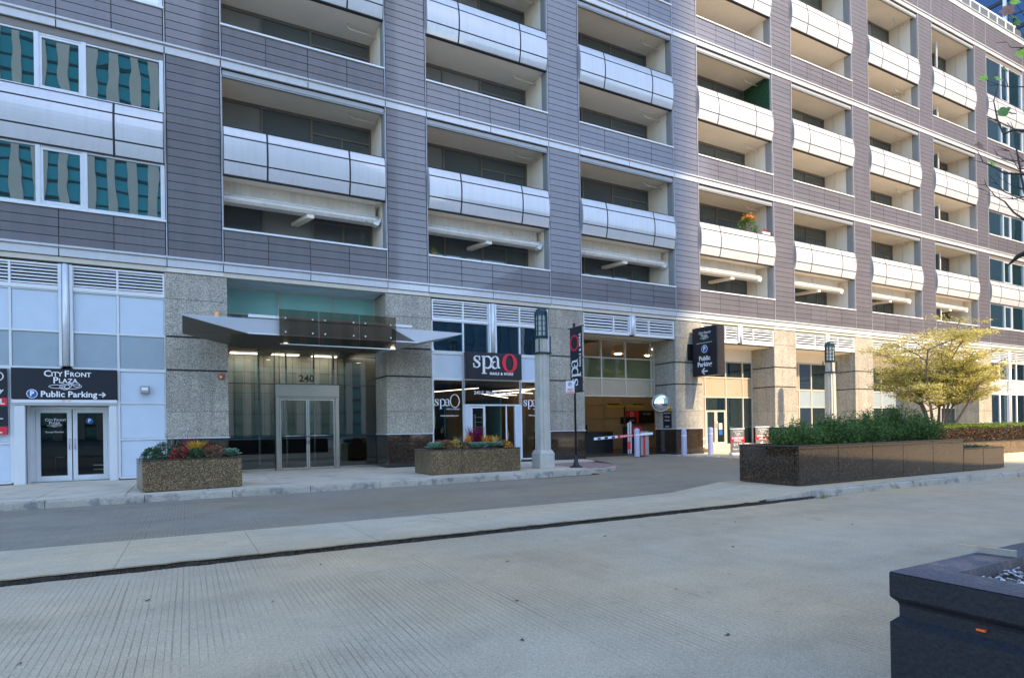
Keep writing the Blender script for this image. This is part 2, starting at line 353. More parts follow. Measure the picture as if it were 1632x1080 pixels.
def plaza_logo(mb, cx, cy, w, d=.003, m=0, z=0, knots=True):
    """CITY FRONT / PLAZA in capitals with bigger initials over interlaced loops"""
    s = w * .165
    a = text_mb('C', s * 1.5, d, 'LEFT', 1, 0, .004 * w); b = text_mb('ITY', s * 1.08, d, 'LEFT', 1, 0, .003 * w); c = text_mb('F', s * 1.5, d, 'LEFT', 1, 0, .004 * w); e = text_mb('RONT', s * 1.08, d, 'LEFT', 1, 0, .003 * w)
    x = cx - w / 2
    merge(mb, a, x, cy, z, m); merge(mb, b, x + w * .17, cy - s * .08, z, m); merge(mb, c, x + w * .47, cy, z, m); merge(mb, e, x + w * .60, cy - s * .08, z, m)
    p = text_mb('P', s * 1.5, d, 'LEFT', 1, 0, .004 * w); q = text_mb('LAZA', s * 1.08, d, 'LEFT', 1, 0, .003 * w)
    merge(mb, p, cx - w * .29, cy - s * 1.12, z, m); merge(mb, q, cx - w * .16, cy - s * 1.2, z, m)
    if knots:
        for dx, dy, rx, ry, tl in ((-.20, -2.15, .19, .055, 0), (-.02, -2.2, .12, .085, 0), (.14, -2.15, .24, .07, 4), (.24, -1.75, .10, .07, -25), (.06, -2.05, .10, .06, 30)):
            ellring(mb, cx + dx * w, cy + dy * s, rx * w, ry * w, .014 * w, .014 * w, d, z, m, 24, tl)
    return mb
def p_badge(mb, cx, cy, r, d=.004, z=0, white=0, blue=1):
    disc(mb, cx, cy, r, d, z, white); disc(mb, cx, cy, r * .86, d, z + d, blue)
    ellring(mb, cx, cy, r * .86, r * .86, r * .10, r * .10, .0015, z + 2 * d, blue)
    merge(mb, text_mb('P', r * 1.5, d, 'CENTER', 1, 0, r * .05), cx, cy, z + 2 * d, white)
def arrow(mb, cx, cy, s, d=.003, z=0, m=0, left=False):
    k = -1 if left else 1
    ribbon(mb, [(cx - k * s * .5, cy), (cx + k * s * .42, cy)], s * .17, d, z, m)
    ribbon(mb, [(cx + k * s * .02, cy + s * .42), (cx + k * s * .5, cy), ], s * .17, d, z, m); ribbon(mb, [(cx + k * s * .02, cy - s * .42), (cx + k * s * .5, cy)], s * .17, d, z, m)
# ---------------------------------------------------------------- material palette
mk('tile', (.126, .115, .123), .34, spec=.7, var=.07, vs=.8, rnd=.09, bump=.05, bs=200, streak=.12, coat=.5)
mk('tile_joint', (.05, .048, .05), .8, var=0)
mk('panel_white', (.53, .54, .55), .22, metal=0.0, spec=.6, var=.03, vs=1.0, coat=.7, streak=.07)
mk('alum', (.66, .68, .70), .38, metal=.25, var=.03, streak=.04)
mk('alum_bright', (.70, .71, .71), .35, metal=.1, var=.02)
mk('edge_metal', (.40, .40, .42), .45, metal=.2, var=.03)
mk('joint_dark', (.035, .035, .037), .7, var=0)
mk('stucco', (.80, .72, .60), .85, var=.06, vs=1.2, streak=.05, bump=.1, bs=60)
mk('soffit', (.88, .80, .68), .85, var=.05, vs=.9)
mk('concrete_beam', (.68, .645, .58), .85, var=.08, vs=1.5, streak=.12, col2=(.27, .25, .22), c2s=7.0, c2lo=.66, c2hi=.72)
mk('trim_grey', (.33, .34, .34), .5, metal=.3, var=.04)
mk('frame_brown', (.20, .18, .155), .5, metal=.2, var=.04)
mk('frame_window', (.60, .62, .64), .4, metal=.35, var=.04)
mk('frame_tan', (.55, .50, .41), .5, metal=.1, var=.04)
mk('panel_tan', (.37, .31, .22), .6, var=.05, vs=2)
mk('green_ivy', (.018, .07, .03), .8, var=.4, vs=14, bump=1.0, bs=60)
mk('spandrel_blue', (.52, .60, .68), .22, spec=.6, var=.03, coat=.5)
mk('spandrel_glass', (.30, .36, .40), .10, spec=.8, var=.04, coat=1.0)
mk('louver_back', (.03, .028, .026), .9, var=0)
mk_granite('pier_stone', ((.09, .083, .07), (.21, .193, .16), (.34, .31, .25), (.46, .42, .34), (.62, .57, .46)), .013, .75, bump=.35, stops=(0, .12, .3, .62, .9))
mk_granite('base_granite', ((.012, .010, .009), (.035, .024, .018), (.075, .050, .034), (.13, .09, .06)), .014, .12, coat=.8, stops=(0, .4, .75, .93))
mk_granite('planter_granite', ((.035, .022, .010), (.10, .062, .028), (.20, .135, .06), (.34, .26, .13)), .013, .35, coat=.25, bump=.15, stops=(0, .3, .65, .88))
mk_granite('planter_polished', ((.012, .008, .005), (.036, .021, .011), (.075, .042, .021), (.14, .088, .05)), .018, .10, coat=.55, stops=(0, .4, .75, .93), spec=.5)
mk('granite_cap', (.05, .04, .035), .3, var=.1, fine=.3, fs=120, coat=.3)
mk('cream_cap', (.66, .62, .54), .7, var=.05)
mk_glass('glass_home', (.82, .93, .95), 0, 3.3, .11, 1.0, (.012, .03, .033), .008)
mk_glass('glass_balcony', (.75, .9, .9), 0, 1.7, .12, 1.2, (.12, .14, .145), .03)
mk_glass('glass_curtain', (.75, .9, .9), 0, 1.7, .12, 1.2, (.26, .265, .25), .03)
mk_glass('glass_shop', (.9, .97, .96), .75, 1.5, .03, .8)
mk_glass('glass_lobby', (.85, .93, .88), .50, 2.1, .03, .7)
mk_glass('glass_shop_dark', (.8, .92, .95), 0, 2.3, .12, 1.3, (.010, .02, .024), .008)
mk_glass('glass_teal', (.7, .95, .9), 0, 1.6, .1, 1.5, (.26, .52, .47), .05)
mk_glass('glass_smoke', (.7, .62, .55), .66, 1.4, .0, tcol=(1, .92, .84))
mk_glass('glass_green', (.8, .9, .8), 0, 1.8, .1, 1.5, (.10, .105, .045), .02)
mk('steel', (.50, .50, .49), .25, metal=.9, var=.03)
mk('steel_warm', (.42, .38, .33), .28, metal=.8, var=.04)
mk('canopy_metal', (.46, .48, .52), .35, metal=.4, var=.03)
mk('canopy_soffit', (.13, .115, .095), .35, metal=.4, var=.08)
mk('black_sign', (.012, .014, .022), .35, var=.05, spec=.5)
mk('black_paint', (.012, .012, .013), .4, var=.1)
mk('white_paint', (.80, .80, .80), .5, var=.02)
mk('red_paint', (.62, .025, .045), .45, var=.03)
mk('blue_paint', (.015, .10, .36), .45, var=.03)
mk('yellow_paint', (.75, .42, .02), .5, var=.06)
mk('orange_dot', (.9, .12, .01), .5, var=0)
mk('brown_wall', (.38, .30, .19), .7, var=.08, vs=.9)
mk('lobby_stone', (.50, .49, .42), .35, var=.10, vs=2.2, coat=.3)
mk('lobby_dark', (.03, .03, .032), .3, var=.1)
mk('floor_dark', (.05, .05, .05), .35, var=.1)
mk('wood', (.45, .29, .13), .55, var=.12, vs=3)
mk('room_dark', (.06, .06, .06), .8, var=.1)
mk('room_teal', (.10, .22, .21), .5, var=.1)
mk('lamp_glow', (1.0, .88, .70), .5, var=0, emit=2.6)
mk('lamp_bar', (1.0, .76, .58), .5, var=0, emit=1.8)
mk('fill_glow', (1.0, .80, .52), .5, var=0, emit=6.0)  # emitter for the fill discs added inside the garage
mk('lamp_concrete', (.47, .45, .39), .75, var=.08, vs=3, streak=.12, fine=.1, bump=.2)
mk('lamp_metal', (.02, .055, .075), .4, metal=.4, var=.15)
mk('lamp_glass', (.42, .45, .40), .3, var=.1, coat=.3)
mk('concrete_walk', (.56, .47, .34), .85, var=.08, vs=1.2, fine=.10, fs=150, bump=.25, bs=120, rnd=.045, streak=.0, col2=(.38, .35, .31), c2s=1.6, c2lo=.52, c2hi=.72)
mk('kerb', (.43, .385, .31), .9, var=.12, vs=2.5, fine=.22, fs=70, bump=.8, bs=45, rnd=.07, col2=(.22, .21, .19), c2s=5, c2lo=.5, c2hi=.66)
mk('kerb_red', (.42, .16, .12), .9, var=.2, vs=6)
mk('dirt', (.05, .042, .034), .95, var=.4, vs=12, fine=.4, fs=60)
mk('soil', (.06, .045, .03), .95, var=.3, vs=8)
mk('far_ground', (.30, .29, .28), .9, var=.1)
mk_road('road_concrete', (.49, .397, .270), .85, 23.0, .56, .09)
mk_road('lane_concrete', (.275, .235, .172), .8, 22.0, .58, .10)
mk_road('strip_concrete', (.53, .44, .305), 0, 1, 1, .07)
mk('brick_paver', (.30, .20, .17), .85, var=.15, rnd=.1)
mk('skin', (.45, .27, .19), .5, var=.03)
mk('cloth_black', (.012, .012, .014), .85, var=.1)
mk('hair', (.01, .008, .007), .5, var=.1)
mk('terracotta', (.40, .13, .06), .8, var=.1)

# ---------------------------------------------------------------- the apartment building
PW, PER, P0 = 1.42, 6.31, -0.42            # pier width, bay rhythm, left edge of the first pier in view
piers = [P0 + PER * i for i in range(-1, 9)]   # left edges
bays = [(piers[i] + PW, piers[i + 1]) for i in range(len(piers) - 1)]
BAND = [6.18, 12.14, 18.24, 25.05, 26.95]
ROWH = .2367
XE = piers[-1] + PW
bld = thing('apartment_building', 'long apartment block clad in grey tiles with curved white balcony fronts above stone piers', 'building')

# dark core behind everything, open where the recesses are
core = MB()
core.box(bays[0][0] - PW, XE, 7.2, 22.0, 0, 26.5)
core.box(bays[0][0] - PW, XE, 1.90, 7.2, 5.95, 26.5)
objs('core_wall', core, 'room_dark', bld)

# tile layout ------------------------------------------------
single = []; rest = MB()
tile_me = {}
def tile_mesh(w, h):
    k = (round(w, 3), round(h, 3))
    if k not in tile_me: tile_me[k] = MB().cbox(0, w, -.028, 0.0, 0, h, .004).mesh('cladding_tile', 'tile')
    return tile_me[k]
want = []
def rows(z0, z1):
    n = max(1, round((z1 - z0) / ROWH)); h = (z1 - z0) / n
    return [(z0 + i * h, h) for i in range(n)]
def lay(x0, x1, z0, z1, cols, kind):
    w = (x1 - x0) / cols
    for z, h in rows(z0, z1):
        for c in range(cols): want.append((pxsize(x0 + w * (c + .5), 0, z + h / 2, w, h), x0 + w * c + .008, z + .007, w - .016, h - .014, kind))
BH = .28
pier_back = MB()
for i, px in enumerate(piers):
    pier_back.box(px + .012, px + PW - .012, .0, 1.90, 5.95, 26.6)
    for j in range(4):
        z1 = (BAND[j + 1] - BH) if j < 3 else BAND[4] - .35
        lay(px + .03, px + PW - .03, BAND[j], z1, 1, 'pier')
for b, (x0, x1) in enumerate(bays):
    for j in range(3): lay(x0 + .03, x1 - .03, BAND[j], BAND[j] + .945, 4, 'apron')
    lay(x0 + .03, x1 - .03, BAND[3], BAND[4] - .35, 4, 'apron')
for kind, nm in (('pier', 'cladding_tile'), ('apron', 'apron_tile')):
    ts = sorted((t for t in want if t[5] == kind), key=lambda t: -t[0])
    for q, t in enumerate(ts):
        if q < 298 and t[0] > 0: obj(nm, tile_mesh(t[3], t[4]), parent=bld, loc=(t[1], 0, t[2]))
        else: rest.box(t[1], t[1] + t[3], -.028, 0, t[2], t[2] + t[4])
obj('cladding_tile_far', rest, 'tile', bld, kind='stuff')
obj('pier_backing', pier_back, 'tile_joint', bld)

# aprons' backing walls, bands, sills, edge trims -----------------------------
ap = MB()
for x0, x1 in bays:
    for j in range(3): ap.box(x0 - .012, x1 + .012, .001, .14, BAND[j] - .3, BAND[j] + .94)
    ap.box(x0 - .012, x1 + .012, .001, .2, BAND[3] - .3, BAND[4] - .1)
objs('apron_backing', ap, 'tile_joint', bld)
xs = []
for i, px in enumerate(piers):
    xs.append((px, px + PW))
    if i < len(bays): mid = sum(bays[i]) / 2; xs += [(bays[i][0], mid), (mid, bays[i][1])]
for j, zt in enumerate(BAND):
    h = BH if j < 4 else .36
    for a, b in xs:
        g = .011
        o = MB().cbox(a + g, b - g, -.065, -.0 if j else .0, zt - h, zt - .085, .006)
        o.cbox(a + .003, b - .003, -.11, .0, zt - .055, zt + .004, .006)
        o.box(a, b, -.045, 0, zt - .085, zt - .055)
        obj('floor_band', o, 'panel_white', bld)
for x0, x1 in bays:
    for j in range(3):
        z = BAND[j] + .95; obj('window_sill', MB().cbox(x0 + .004, x1 - .004, -.075, .20, z, z + .058, .006), 'alum_bright', bld)
for i, px in enumerate(piers):
    for s, x in ((-1, px), (1, px + PW)):
        for j in range(4):
            z1 = (BAND[j + 1] - BH) if j < 3 else BAND[4] - .36
            obj('edge_trim', MB().box(x - .013, x + .013, -.040, .05, BAND[j] + .004, z1), 'edge_metal', bld)
# panel joints between apron tiles are the gaps themselves

# curved balcony fronts ------------------------------------------------------
FH = [8.77, 9.15, 9.87, 10.17]
def front_profile(t, H): return -.03 - .12 * (1 - (2 * t - 1) ** 2)
def curve_pts(z0, z1, zb, zt, n): return [(front_profile((z - zb) / (zt - zb), 0), z) for z in (z0 + (z1 - z0) * i / n for i in range(n + 1))]
fr_me = {}
def front_meshes(H):
    H0, H1 = H[0], H[3]; k = round(H1 - H0, 3)
    if k in fr_me: return fr_me[k]
    L = PER - PW - .06; xs = [0, L * .25, L * .757, L]; out = []
    rowsz = [(H[i] - H0, H[i + 1] - H0) for i in range(3)]; Ht = H1 - H0
    for (xa, xb) in zip(xs[:-1], xs[1:]):
        for r, (za, zb) in enumerate(rowsz):
            g = .026
            a = za + (.022 if r else .012); b = zb - (.022 if r < 2 else 0)
            p = curve_pts(a, b, 0, Ht, 6); q = [(y + .02, z) for y, z in p][::-1]
            out.append((MB().prism(p + q, xa + g, xb - g, 'x', 0, False).mesh('front_panel', 'panel_white')))
    for me in out:
        for pl in me.polygons:
            if abs(pl.normal.x) < .5: pl.use_smooth = False
    p = curve_pts(0, Ht, 0, Ht, 8); p2 = [(y + .022, z) for y, z in p]; q = [(.10, z) for y, z in p][::-1]
    back = MB().prism(p2 + q, .004, L - .004, 'x')
    pr = [(y - .010, z) for y, z in p]; rib = [MB().prism(pr + [(y + .021, z) for y, z in p][::-1], x - .012, x + .012, 'x').mesh('front_rib', 'joint_dark') for x in xs[1:3]]
    cap = MB()
    for x in (-.012, L - .006): cap.prism([(y - .004, z) for y, z in p] + [(.12, z) for y, z in p][::-1], x, x + .018, 'x')
    rail = MB()
    for za in (rowsz[1][0], rowsz[2][0]):
        y = front_profile(za / Ht, 0); rail.box(.02, L - .02, y - .002, y + .018, za - .008, za + .008)
    rail.box(.0, L, -.045, .10, Ht, Ht + .018); rail.box(0, L, -.03, .10, -.02, 0)
    fr_me[k] = (out, back.mesh('front_backing', 'joint_dark'), rib, rail.mesh('front_rail', 'joint_dark'), cap.mesh('front_end', 'trim_grey')); return fr_me[k]
CELL = [(7.19, FH, 11.80), (13.15, [14.73, 15.13, 15.86, 16.17], 17.90), (19.28, [20.66, 21.10, 21.82, 22.14], 24.68)]
DEP = 1.65
def balcony(b, x0, x1, j):
    sill, H, top = CELL[j]; panels, back, rib, rail, cap = front_meshes(H)
    o = obj('balcony_front', back, parent=bld, loc=(x0 + .03, 0, H[0]))
    [obj('front_rib', k, parent=o) for k in rib]; obj('front_rail', rail, parent=o); obj('front_end', cap, parent=o)
    for me in panels: obj('front_panel', me, parent=o)
    return o
for b, (x0, x1) in enumerate(bays):
    for j in range(3): balcony(b, x0, x1, j)

# balcony recesses: side walls, soffits, back wall with windows ----------------
def recess(b, x0, x1, j):
    sill, H, top = CELL[j]; zf = BAND[j]
    w = MB(); wd = .05
    slab0, slab1 = H[0] + .02, H[0] + .26
    sof = MB()
    sof.box(x0, x1, .11, DEP, slab0, slab1); sof.box(x0, x1, .10, DEP, top, BAND[j + 1] + .0); sof.box(x0, x1, .145, DEP, zf - .2, zf + .06)
    objs('balcony_soffit', sof, 'soffit', bld)
    for sgn, x in ((1, x0), (-1, x1)):
        for za, zb in ((zf + .06, slab0), (slab1, top)):
            a, c = (x, x + wd) if sgn > 0 else (x - wd, x)
            w.box(a, c, .36, .98, za, zb); w.box(a + (.0 if sgn > 0 else .004), c - (.004 if sgn > 0 else 0), 1.0, DEP, za, zb)
    objs('side_wall', w, 'stucco', bld)
    t = MB()
    for sgn, x in ((1, x0), (-1, x1)):
        for za, zb in ((sill + .06, slab0), (H[3] + .02, top - .1)):
            a, c = (x, x + .035) if sgn > 0 else (x - .035, x)
            t.box(a, c, .02, .345, za, zb)
    t.box(x0 + .04, x1 - .04, .012, .10, top - .12, top + .02)
    t.box(x0 + .04, x1 - .04, .03, .13, top - .16, top - .121)
    objs('opening_trim', t, 'trim_grey', bld)
    # back wall: two storeys of sliding windows
    for s, (za, zb) in enumerate(((zf + .06, slab0), (slab1, top))):
        f = MB(); L = x1 - x0 - 2 * wd; X = x0 + wd; ya = DEP - .10
        if b in (5, 6, 7): cuts = [0, .34, .66, 1.0]
        else: cuts = [0, .255, .58, 1.0]
        zt = zb - .10; tr = za + (zb - za) * .80
        f.box(X, X + L, ya, DEP, zt, zb - .002)
        for q, c in enumerate(cuts):
            xx = X + c * L; xx = min(max(xx, X + .035), X + L - .035); f.box(xx - .035, xx + .035, ya + .002, DEP, za, zt)
        f.box(X, X + L, ya + .01, DEP, za, za + .08)
        xa, xb = X + cuts[2] * L, X + L
        f.box(xa, xb, ya + .006, DEP, tr - .03, tr + .03); mid = (xa + xb) / 2; f.box(mid - .03, mid + .03, ya + .004, DEP, za, tr)
        fo = obj('window_frame', f, 'frame_brown', bld)
        for q in range(3):
            a, c = X + cuts[q] * L + .035, X + cuts[q + 1] * L - .035; gm_ = 'glass_curtain' if R.random() < .3 else 'glass_balcony'
            if q < 2: obj('pane', MB().quad((a, DEP - .05, za), (c, DEP - .05, za), (c, DEP - .05, zt), (a, DEP - .05, zt)), gm_, fo)
            else:
                obj('pane', MB().quad((a, DEP - .05, tr), (c, DEP - .05, tr), (c, DEP - .05, zt), (a, DEP - .05, zt)), 'glass_balcony', fo)
                obj('pane', MB().quad((a, DEP - .06, za), (mid, DEP - .06, za), (mid, DEP - .06, tr), (a, DEP - .06, tr)), 'glass_balcony', fo)
                obj('pane', MB().quad((mid, DEP - .04, za), (c, DEP - .04, za), (c, DEP - .04, tr), (mid, DEP - .04, tr)), 'glass_balcony', fo)
        # drain pipe under the soffit, with its elbow
        if b in (2 - 0, 1, 3, 4, 6) and not (b == 4 and s == 0 and j == 2):
            zc = zb - .17; xr = x1 - wd
            pts = [(xr, .72, zc), (xr - .80, .72, zc), (xr - .90, .72, zc + .02), (xr - .955, .72, zc + .08), (xr - .96, .72, zb + .0)]
            if s == 1 or j > 0: obj('drain_pipe', MB().tube(pts, .026, 8), 'stucco', bld)
    # lowest opening of the first row: precast beam with a ledge and a strut
    if j == 0:
        xr = x1 - (.20 if b < 4 else .55)
        bm = MB().prism([(.60, 8.785), (.72, 8.785), (.72, 8.12), (.40, 8.12), (.34, 8.20), (.34, 8.30), (.56, 8.36), (.60, 8.45)], x0 + .056, xr, 'x')
        obj('precast_beam', bm, 'concrete_beam', bld)
        e = MB().tube([(x0 + .056, .335, 8.31), (xr, .335, 8.31)], .022, 8); e.prism([(xr - .02, 8.24), (xr + .10, 8.30), (xr + .12, 8.20), (xr + .02, 8.04), (xr - .14, 8.08), (xr - .1, 8.15)], .34, .58, 'y')
        objs('beam_ledge', e, 'alum_bright', bld)
        xm = x0 + (x1 - x0) * .52; obj('beam_strut', MB().prism([(xm - .10, .42), (xm + .12, .42), (xm - .2, 1.5), (xm - .42, 1.5)], 8.0, 8.115, 'z'), 'stucco', bld)
for b, (x0, x1) in enumerate(bays):
    if b in (0, 8): continue
    if b > 8: continue
    for j in range(3): recess(b, x0, x1, j)
# the corner bays are glazed flush with the wall
def glazed(b, x0, x1):
    for j in range(3):
        sill, H, top = CELL[j]
        for za, zb in ((sill + .02, H[0] - .02), (H[3] + .02, top - .14)):
            f = MB(); X = x0 + .03; L = x1 - x0 - .06; fr = (0, .405, .435, .60, .63, 1.0)
            f.box(X, X + L, .02, .16, za, za + .05); f.box(X, X + L, .02, .16, zb - .05, zb)
            vs = [0, .412, .62, 1.0]
            for c in vs:
                xx = min(max(X + c * L, X + .05), X + L - .05); f.box(xx - .05, xx + .05, .004, .158, za + .001, zb - .001)
            xa, xb = X + .412 * L + .05, X + .62 * L - .05
            for q in ((xa, xa + .06, za + .05, zb - .05), (xb - .06, xb, za + .05, zb - .05), (xa + .06, xb - .06, za + .05, za + .11), (xa + .06, xb - .06, zb - .11, zb - .05)): f.box(q[0], q[1], .03, .12, q[2], q[3])
            fo = obj('window', f, 'frame_window', bld)
            for q, (a, c) in enumerate(((X + .1, X + .412 * L - .05), (xa + .06, xb - .06), (X + .62 * L + .05, X + L - .1))):
                ta, tb = R.uniform(-.016, .016), R.uniform(-.010, .010)
                obj('pane', MB().quad((a, .075, za + .05), (c, .075 + ta, za + .05), (c, .075 + ta + tb, zb - .05), (a, .075 + tb, zb - .05)), 'glass_home', fo)
        obj('head_shade', MB().box(x0 + .02, x1 - .02, .004, .30, top - .14, BAND[j + 1] - BH), 'frame_brown', bld)  # brown strip stands in for the shadow at the window heads
        obj('slab_edge', MB().box(x0 + .02, x1 - .02, .10, .5, H[0] - .02, H[3] + .02), 'joint_dark', bld)
        objs('room_blind', MB().box(x0 + .02, x1 - .02, .2, .5, BAND[j], H[0] - .03).box(x0 + .02, x1 - .02, .301, .5, H[3] + .03, BAND[j + 1] - .01), 'room_dark', bld)
glazed(0, *bays[0]); glazed(8, *bays[8])
# green wall in one recess
x0, x1 = bays[4]; obj('ivy_screen', MB().box(x1 - .075, x1 - .052, .05, DEP - .12, 15.0, 17.89), 'green_ivy', bld)
# open glass door in the far recess column
x0, x1 = bays[7]
for j in range(3):
    sill, H, top = CELL[j]
    for za, zb in ((BAND[j] + .1, H[0] - .25), (H[0] + .27, top - .25)):
        d = MB().box(x0 + 1.75, x0 + 1.80, .55, .62, za, zb); d.box(x0 + 1.75, x0 + 1.80, 1.45, 1.52, za, zb); d.box(x0 + 1.75, x0 + 1.80, .62, 1.45, zb - .07, zb)
        o = obj('open_door', d, 'white_paint', bld); obj('pane', MB().quad((x0 + 1.775, .62, za), (x0 + 1.775, 1.45, za), (x0 + 1.775, 1.45, zb - .07), (x0 + 1.775, .62, zb - .07)), 'glass_balcony', o)
# roof terrace rail
rl = MB(); z0 = BAND[4]
rl.box(30, XE - 2.2, -.02, .04, z0 + .58, z0 + .66); rl.box(30, XE - 2.2, -.01, .03, z0 + .06, z0 + .10)
ro = obj('roof_rail', rl, 'white_paint', bld)
x = 30.0
while x < XE - 2.2: obj('rail_post', MB().box(x, x + .07, -.015, .035, z0 + .0, z0 + .58), 'white_paint', ro); obj('rail_glass', MB().quad((x + .1, .01, z0 + .12), (x + 1.05, .01, z0 + .12), (x + 1.05, .01, z0 + .55), (x + .1, .01, z0 + .55)), 'glass_balcony', ro); x += 1.12
obj('roof_slab', MB().box(bays[0][0] - PW, XE, .0, 22, 26.6, 26.9), 'far_ground', bld)

# stone piers of the ground floor -------------------------------------------------
def joints(): return [(1.13, 1.85, .006), (1.85, 3.00, .006), (3.045, 3.935, .02), (3.98, 5.02, .02), (5.02, 5.75, .006)]
for i, px in enumerate(piers):
    xa, xb = px - .075, px + PW + .09
    po = obj('stone_pier', MB().box(xa + .02, xb - .02, .02, 1.30, .0, 5.86), 'joint_dark', bld)
    for za, zb, g in joints():
        obj('stone_panel', MB().cbox(xa, xb, -.0, .5, za + .004, zb - .004, .006), 'pier_stone', po)
        obj('stone_panel', MB().cbox(xa, xb, .506, 1.31, za + .004, zb - .004, .006), 'pier_stone', po)
    obj('granite_base', MB().cbox(xa + .01, xb - .01, .005, 1.31, .09, 1.085, .006), 'base_granite', po)
    obj('base_ledge', MB().cbox(xa - .03, xb + .03, -.035, 1.3, 1.088, 1.125, .006), 'alum', po)
    obj('plinth', MB().cbox(xa - .02, xb + .02, -.02, 1.305, .0, .088, .006), 'lobby_dark', po)
    obj('pier_cap', MB().box(px + .0, px + PW, -.03, .5, 5.765, 5.885), 'cream_cap', po)
# soffit strip above storefronts
for b, (x0, x1) in enumerate(bays):
    obj('band_soffit', MB().box(x0 + .0, x1, -.02, .35, 5.76, 5.885), 'frame_tan', bld)

# louvre vents ---------------------------------------------------------------------
def louvre(x0, x1, z0, z1, y=.06, n=6, mid=True, splits=None, bottom=.10):
    f = MB(); t = .05
    f.box(x0, x1, y - .04, y + .06, z1 - .045, z1); f.box(x0, x1, y - .045, y + .06, z0 - bottom, z0)
    xs = [x0 + t / 2] + list(splits or []) + [x1 - t / 2]
    for q in xs: f.box(q - t / 2, q + t / 2, y - .038, y + .058, z0, z1 - .045)
    fo = obj('louvre_vent', f, 'alum_bright', bld)
    obj('vent_back', MB().box(x0, x1, y + .10, y + .12, z0 - .05, z1), 'louver_back', fo)
    for a, c in zip(xs[:-1], xs[1:]):
        h = (z1 - .045 - z0) / n
        for k in range(n):
            zz = z0 + h * (k + .25); s = MB(); A, C = a + t / 2 + .002, c - t / 2 - .002
            s.add([(A, y - .02, zz), (C, y - .02, zz), (C, y + .055, zz + h * .55), (A, y + .055, zz + h * .55), (A, y - .02, zz + .022), (C, y - .02, zz + .022), (C, y + .055, zz + h * .55 + .022), (A, y + .055, zz + h * .55 + .022)], [(0, 1, 2, 3), (7, 6, 5, 4), (0, 4, 5, 1), (3, 2, 6, 7), (1, 5, 6, 2), (0, 3, 7, 4)])
            obj('slat', s, 'alum_bright', fo)
def centre_column(xc, z0, z1, y=-.03):
    c = MB(); c.tube([(xc, y, z0), (xc, y, z1)], .075, 16); c.box(xc - .15, xc - .085, y - .01, y + .09, z0, z1); c.box(xc + .085, xc + .15, y - .01, y + .09, z0, z1)
    obj('round_mullion', c, 'alum', bld)
# storefront grids: list of (x0,x1,z0,z1,material)
def storefront(name, xs, zs, y, fm, fills, t=.055, d=.10):
    f = MB()
    for x in xs: f.box(x - t / 2, x + t / 2, y, y + d, zs[0], zs[-1])
    for z in zs: f.box(xs[0], xs[-1], y + .003, y + d - .003, z - t / 2, z + t / 2)
    fo = obj(name, f, fm, bld)
    for (i, j, mat) in fills:
        a, c, za, zb = xs[i] + t / 2, xs[i + 1] - t / 2, zs[j] + t / 2, zs[j + 1] - t / 2
        if mat.startswith('glass'): obj('pane', MB().quad((a, y + .05, za), (c, y + .05, za), (c, y + .05, zb), (a, y + .05, zb)), mat, fo)
        else: obj('infill_panel', MB().cbox(a + .004, c - .004, y + .03, y + .07, za + .004, zb - .004, .004), mat, fo)
    return fo

# 1. garage-lift bay at the left ----------------------------------------------------
x0, x1 = -5.02, -.49
louvre(x0, -2.86, 5.13, 5.70, splits=[-3.90]); louvre(-2.62, x1, 5.13, 5.70, splits=[-1.60])
sf = storefront('storefront', [x0, -3.90, -2.87], [3.0, 3.95, 5.02], .04, 'alum', [(0, 0, 'spandrel_glass'), (1, 0, 'spandrel_glass'), (0, 1, 'spandrel_blue'), (1, 1, 'spandrel_blue')])
storefront('storefront', [-2.61, -1.60, x1], [3.0, 3.95, 5.02], .04, 'alum', [(0, 0, 'spandrel_glass'), (1, 0, 'spandrel_glass'), (0, 1, 'spandrel_blue'), (1, 1, 'spandrel_blue')])
centre_column(-2.74, 3.04, 5.70)
storefront('storefront', [-1.60, x1], [.06, 1.10, 2.09, 2.97], .042, 'alum', [(0, 0, 'spandrel_blue'), (0, 1, 'spandrel_blue'), (0, 2, 'spandrel_blue')])
storefront('storefront', [x0, -3.90], [.06, 1.06, 2.97], .042, 'alum', [(0, 0, 'spandrel_blue'), (0, 1, 'spandrel_blue')])
objs('bay_backing', MB().box(x0 - .2, x1 + .0, .16, .22, 2.06, 5.8).box(x0 - .2, -3.87, .16, .22, 0, 2.06).box(-1.63, x1, .16, .22, 0, 2.06), 'louver_back', bld)
obj('door_head', MB().cbox(-3.87, -1.63, .01, .14, 2.03, 2.15, .01), 'alum', bld)
jb = MB()
for k in range(4): jb.cbox(-3.87 + .07 * k, -3.81 + .07 * k, .03 + .13 * k, .19 + .13 * k, 0, 2.02, .008); jb.cbox(-1.69 - .05 * k, -1.63 - .05 * k, .03 + .13 * k, .19 + .13 * k, 0, 2.02, .008)
jb.box(-3.87, -1.63, .03, .6, 2.02, 2.06)
jb.cbox(-3.85, -3.62, .02, .10, 0, 2.015, .01); jb.cbox(-1.83, -1.65, .02, .10, 0, 2.015, .01)
objs('door_jamb', jb, 'alum', bld)
